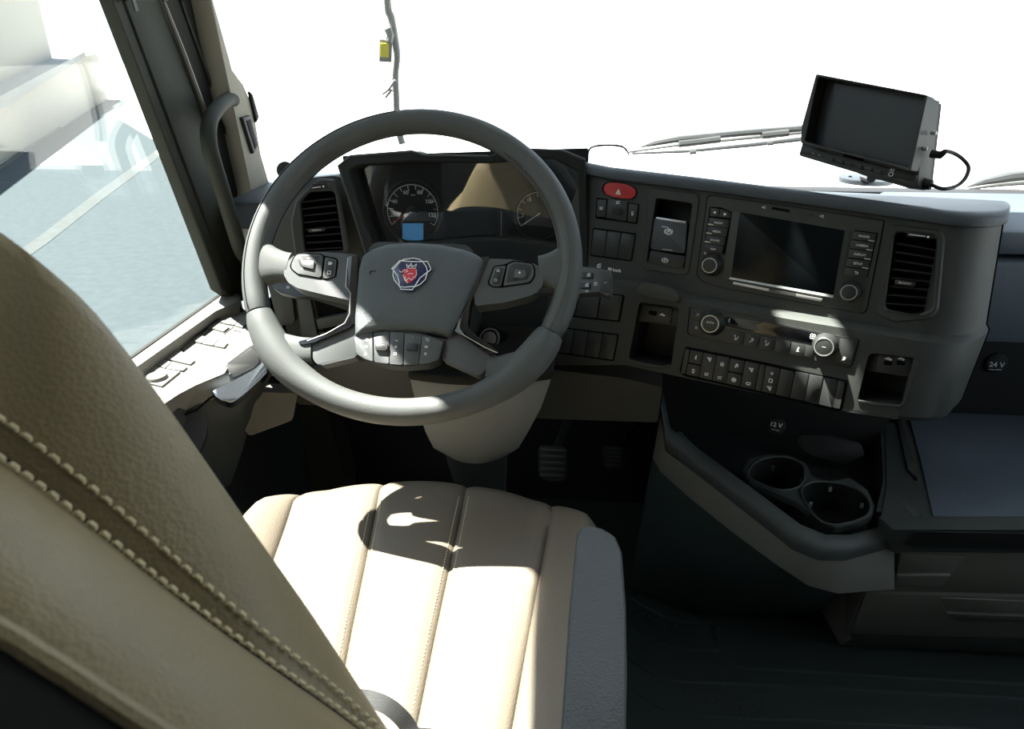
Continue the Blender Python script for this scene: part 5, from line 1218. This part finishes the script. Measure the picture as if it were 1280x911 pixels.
for i in range(9):
    for j in range(5):
        u, v = fz0.l(788+9*i+3*j, 748+4.3*i+7*j, 0.006); cyl(u, v, 0.0035, 0.006, 0.0085, 0.001, 8, bm=bm)
for i in range(14):
    for j in range(4):
        u, v = fz0.l(850+8*i+2*j, 862+1.2*i+6*j, 0.006); cyl(u, v, 0.003, 0.006, 0.008, 0.001, 8, bm=bm)
stuff(ob('mat_studs', bm, 'mat', fm))
def pedal(px, Y, name, label, arm_to):
    f = Fr(ony(*[sum(p[k] for p in px)/len(px) for k in (0, 1)], Y), (0, -0.75, 0.66))
    t = thing(name, f, label, 'pedal')
    q = rp(f.L(px), 0.012); ob('pedal_pad', prism(q, -0.012, 0, 0.003), 'rubber', t, f)
    xs = [p[0] for p in q]; ys = [p[1] for p in q]
    for k in range(5):
        y = min(ys)+(max(ys)-min(ys))*(k+0.8)/5.6; ob('pad_rib', box(min(xs)+0.006, max(xs)-0.006, y-0.003, y+0.003, 0, 0.004, 0.001), 'plastic2', t, f)
    ob('pedal_arm', tube([f.w(0, max(ys)*0.5, -0.012), V3(arm_to)], 0.009, 8), 'black', t)
pedal([(673, 556), (708, 558), (709, 596), (702, 601), (680, 600), (673, 592)], 1.30, 'brake_pedal', 'ribbed black brake pedal in the dark footwell', (0.05, 1.55, 0.42))
pedal([(754, 556), (780, 557), (780, 582), (774, 586), (760, 585), (754, 580)], 1.45, 'accelerator_pedal', 'smaller black accelerator pedal right of the brake pedal', (0.23, 1.64, 0.30))
# ================================================================== MONITOR ON THE DASH
FM = Fr(at(1080, 165, 0.98), V3((-0.68, -0.70, 0.16)), (0.7, -0.68, -0.06))
mo = thing('rear_view_monitor', FM, 'black add-on monitor with sun hood on a bracket on the dash top', 'monitor')
CM = lambda pts: cv(980, 80, 4.14, pts)
ND = 0.03
body = FM.L(CM([(168, 60), (742, 168), (742, 172), (690, 638), (660, 648), (90, 478), (78, 470), (96, 410)]))
ob('case', prism(rp(body, 0.004), -0.05, 0.0, 0.003), 'case', mo, FM)
ob('case_back', prism(scl(rp(body, 0.004), 0.97), -0.068, -0.05, 0.0), 'rubber', mo, FM)
ho = FM.L(CM([(165, 50), (742, 160), (655, 552), (640, 556), (530, 520), (110, 418), (85, 408), (88, 330)]), ND)
hi = FM.L(CM([(178, 66), (728, 168), (648, 532), (150, 412), (108, 398)]), ND)
ob('sun_hood', prism(rp(ho, 0.003), 0.0, ND, 0.001, holes=[rp(hi, 0.003)]), 'case', mo, FM)
ob('display', prism(FM.L(CM([(262, 100), (742, 172), (656, 545), (150, 412)]), 0.002), 0.0, 0.002), 'screen2', mo, FM)
ob('key_strip', prism(FM.L(CM([(100, 425), (690, 575), (680, 610), (92, 458)]), 0.003), 0, 0.003, 0.001), 'case', mo, FM)
for k in range(6):
    x = 218+50*k; y = 478+13.0*k
    ob('key', prism(rp(FM.L(CM([(x, y), (x+38, y+9), (x+36, y+26), (x-2, y+17)]), 0.004), 0.001), 0.003, 0.005, 0.0006), 'key', mo, FM)
ob('display_tab', prism(FM.L(CM([(310, 466), (408, 490), (400, 502), (306, 478)]), 0.004), 0.002, 0.005), 'groove', mo, FM)
u, v = FM.l(*CM([(560, 548)])[0], 0.003); ob('lettering', text_bm('AV', 0.0055, u, v, 0.0033, -0.05), 'white', mo, FM)
u, v = FM.l(*CM([(554, 570)])[0], 0.003); ob('av_jack', ring(u, v, 0.0033, 0.001, 0.003, 0.0042, 20), 'white', mo, FM)
for p in ((182, 472), (150, 463)): u, v = FM.l(*CM([p])[0], 0.003); ob('status_dot', cyl(u, v, 0.001, 0.003, 0.0036), 'dim', mo, FM)
# side controls
for p in ((737, 440), (785, 358)):
    r_ = ray(*CM([p])[0]); q = CAM+r_*((FM.w(*FM.l(1150, 205, 0))+FM.U*0.002-CAM).dot(FM.U)/r_.dot(FM.U)); ob('side_screw', cyl(0, 0, 0.0026, -0.006, 0.001, 0.0005), 'silver', mo, Fr(q, FM.U, -FM.N))
zt = zt-0.011; br = onz(1085, 226, zt)
ob('bracket_post', tube([FM.w(*FM.l(1085, 215), -0.018), V3((br.x, br.y+0.012, zt))], 0.009, 12), 'black', mo)
ob('bracket_plate', cyl(br.x, br.y+0.012, 0.043, zt-0.004, zt+0.004, 0.002, 28), 'foil', mo)
for dx, dy in ((-0.026, 0), (0.02, 0.016), (0.012, -0.022)): ob('bracket_screw', cyl(br.x+dx, br.y+0.012+dy, 0.003, zt+0.004, zt+0.006, 0.001, 10), 'black', mo)
ob('clamp_knob', tube([FM.w(*FM.l(1070, 218), -0.03), FM.w(*FM.l(1086, 222), -0.01)], 0.007, 10), 'silver', mo)
def side_pt(px):
    r_ = ray(*px); return CAM+r_*((FM.w(*FM.l(1152, 205, 0))+FM.U*0.001-CAM).dot(FM.U)/r_.dot(FM.U))
s1_, s2_ = side_pt((1164, 192)), side_pt((1153, 229))
dd = (s1_-CAM).dot(FW); cbp = [s1_, s1_+FM.U*0.012]+[at(*CM([p])[0], dd-0.02+k) for p, k in (((835, 452), 0), ((880, 462), 0.01), ((925, 492), 0.02), ((955, 535), .02), ((938, 590), 0.015), ((890, 632), 0.01), ((820, 645), 0.0))]+[s2_+FM.U*0.012, s2_]
cb = thing('monitor_cable', Fr(cbp[0]), 'black cable looping out of the right side of the monitor', 'cable')
ob('cable', tube(spline(cbp, 6), 0.0027, 8), 'black', cb)
ob('plug', tube([cbp[0], cbp[1], cbp[2]], [0.0058, 0.0052, 0.0036], 10), 'black', cb)
ob('plug', tube([cbp[-1], cbp[-2]], [0.0085, 0.007], 10), 'black', cb)
# small wire loop, wipers, hanging cable
zt = zt-0.01
lp = [onz(735, 200, zt+0.001), at(736, 188, 1.14), at(745, 182.5, 1.15), at(765, 181.5, 1.15), at(778, 183.5, 1.15), at(784, 189, 1.16), onz(786, 194, zt+0.001)]
wl_ = ob('wire_loop', tube(spline(lp, 6), 0.0018, 8), 'black'); tag(wl_, 'thin black wire loop standing on the dash top right of the instruments', 'wire')
def wiper(label, lines, Y):
    t = thing('windscreen_wiper', Fr(ony(*lines[0][1][0], Y)), label, 'wiper', None)
    for nm, px, r, ma, dy in lines: ob(nm, tube([ony(a_, b_, Y+dy) for a_, b_ in px], r, 8, flat=0.7), ma, t)
    return t
wiper('grey wiper blade resting outside the windscreen left of the monitor', [
    ('blade', [(800, 184), (818, 179), (850, 173.5), (930, 166), (1050, 157)], [0.002, 0.010, 0.012, 0.012, 0.012], 'wiper', 0.0),
    ('blade_strip', [(786, 190), (850, 181), (930, 173), (1050, 161)], [0.004, 0.005, 0.006, 0.006], 'plastic2', 0.03),
    ('wiper_arm', [(790, 192), (860, 189), (940, 181), (1050, 168)], [0.004, 0.006, 0.008, 0.010], 'wiper', 0.06),
    ('blade_holder', [(848, 180), (862, 178.5), (900, 174)], 0.013, 'wiper', -0.01), ('blade_holder', [(952, 169.5), (985, 166)], 0.013, 'wiper', -0.01),
    ('spray_nozzle', [(862, 191), (870, 190)], 0.007, 'wiper', 0.02), ('spray_nozzle', [(959, 180), (966, 179)], 0.007, 'wiper', 0.02)], 1.78)
wiper('grey wiper blade outside the windscreen at the far right edge', [
    ('blade', [(1208, 234), (1230, 227), (1262, 221), (1300, 217), (1400, 205)], [0.002, 0.012, 0.018, 0.018, 0.018], 'wiper', 0.0),
    ('wiper_arm', [(1212, 236), (1250, 231), (1300, 227), (1400, 215)], [0.004, 0.007, 0.009, 0.009], 'plastic2', 0.03)], 1.74)
hc = thing('hanging_cable', Fr(ony(490, 40, 1.55)), 'grey sleeved cable hanging at the windscreen with a small yellow tag', 'cable')
YH = 1.50
hp3 = [ony(a, b, YH) for a, b in ((478, -260), (481, -120), (484, 0), (489, 22), (493, 45), (496, 70), (494, 95), (495, 118), (496, 140), (499, 165), (503, 180))]
ob('sleeve', tube(spline(hp3, 5), [0.0095]*5*2+[0.0075]*(len(spline(hp3, 5))-10), 10), 'cable', hc)
ob('cable_clip', tube([ony(a, b, YH-0.01) for a, b in ((485, 36), (488, 44), (486, 52))], 0.008, 8), 'cable', hc)
q = [ony(a, b, YH-0.01) for a, b in ((474, 52), (488, 52), (488, 76), (475, 75))]
ftag = Fr(q[0], (0, -1, 0)); tg = ob('tag_holder', prism(ftag.L([(474, 49), (490, 49), (489, 78), (474, 77)]), -0.003, 0.0, 0.001), 'cable', hc, ftag)
ob('yellow_tag', prism(ftag.L([(475, 54), (486, 54), (486, 72), (476, 71)]), 0.0, 0.003, 0.001), 'yellow', tg, ftag)
ob('cable_tie', tube([ony(a, b, YH-0.01) for a, b in ((494, 100), (486, 112), (478, 118), (482, 122), (490, 112))], 0.0025, 6), 'cable', hc)
fbs = Fr(ony(521, 185, 1.55), (0, -0.9, 0.4))
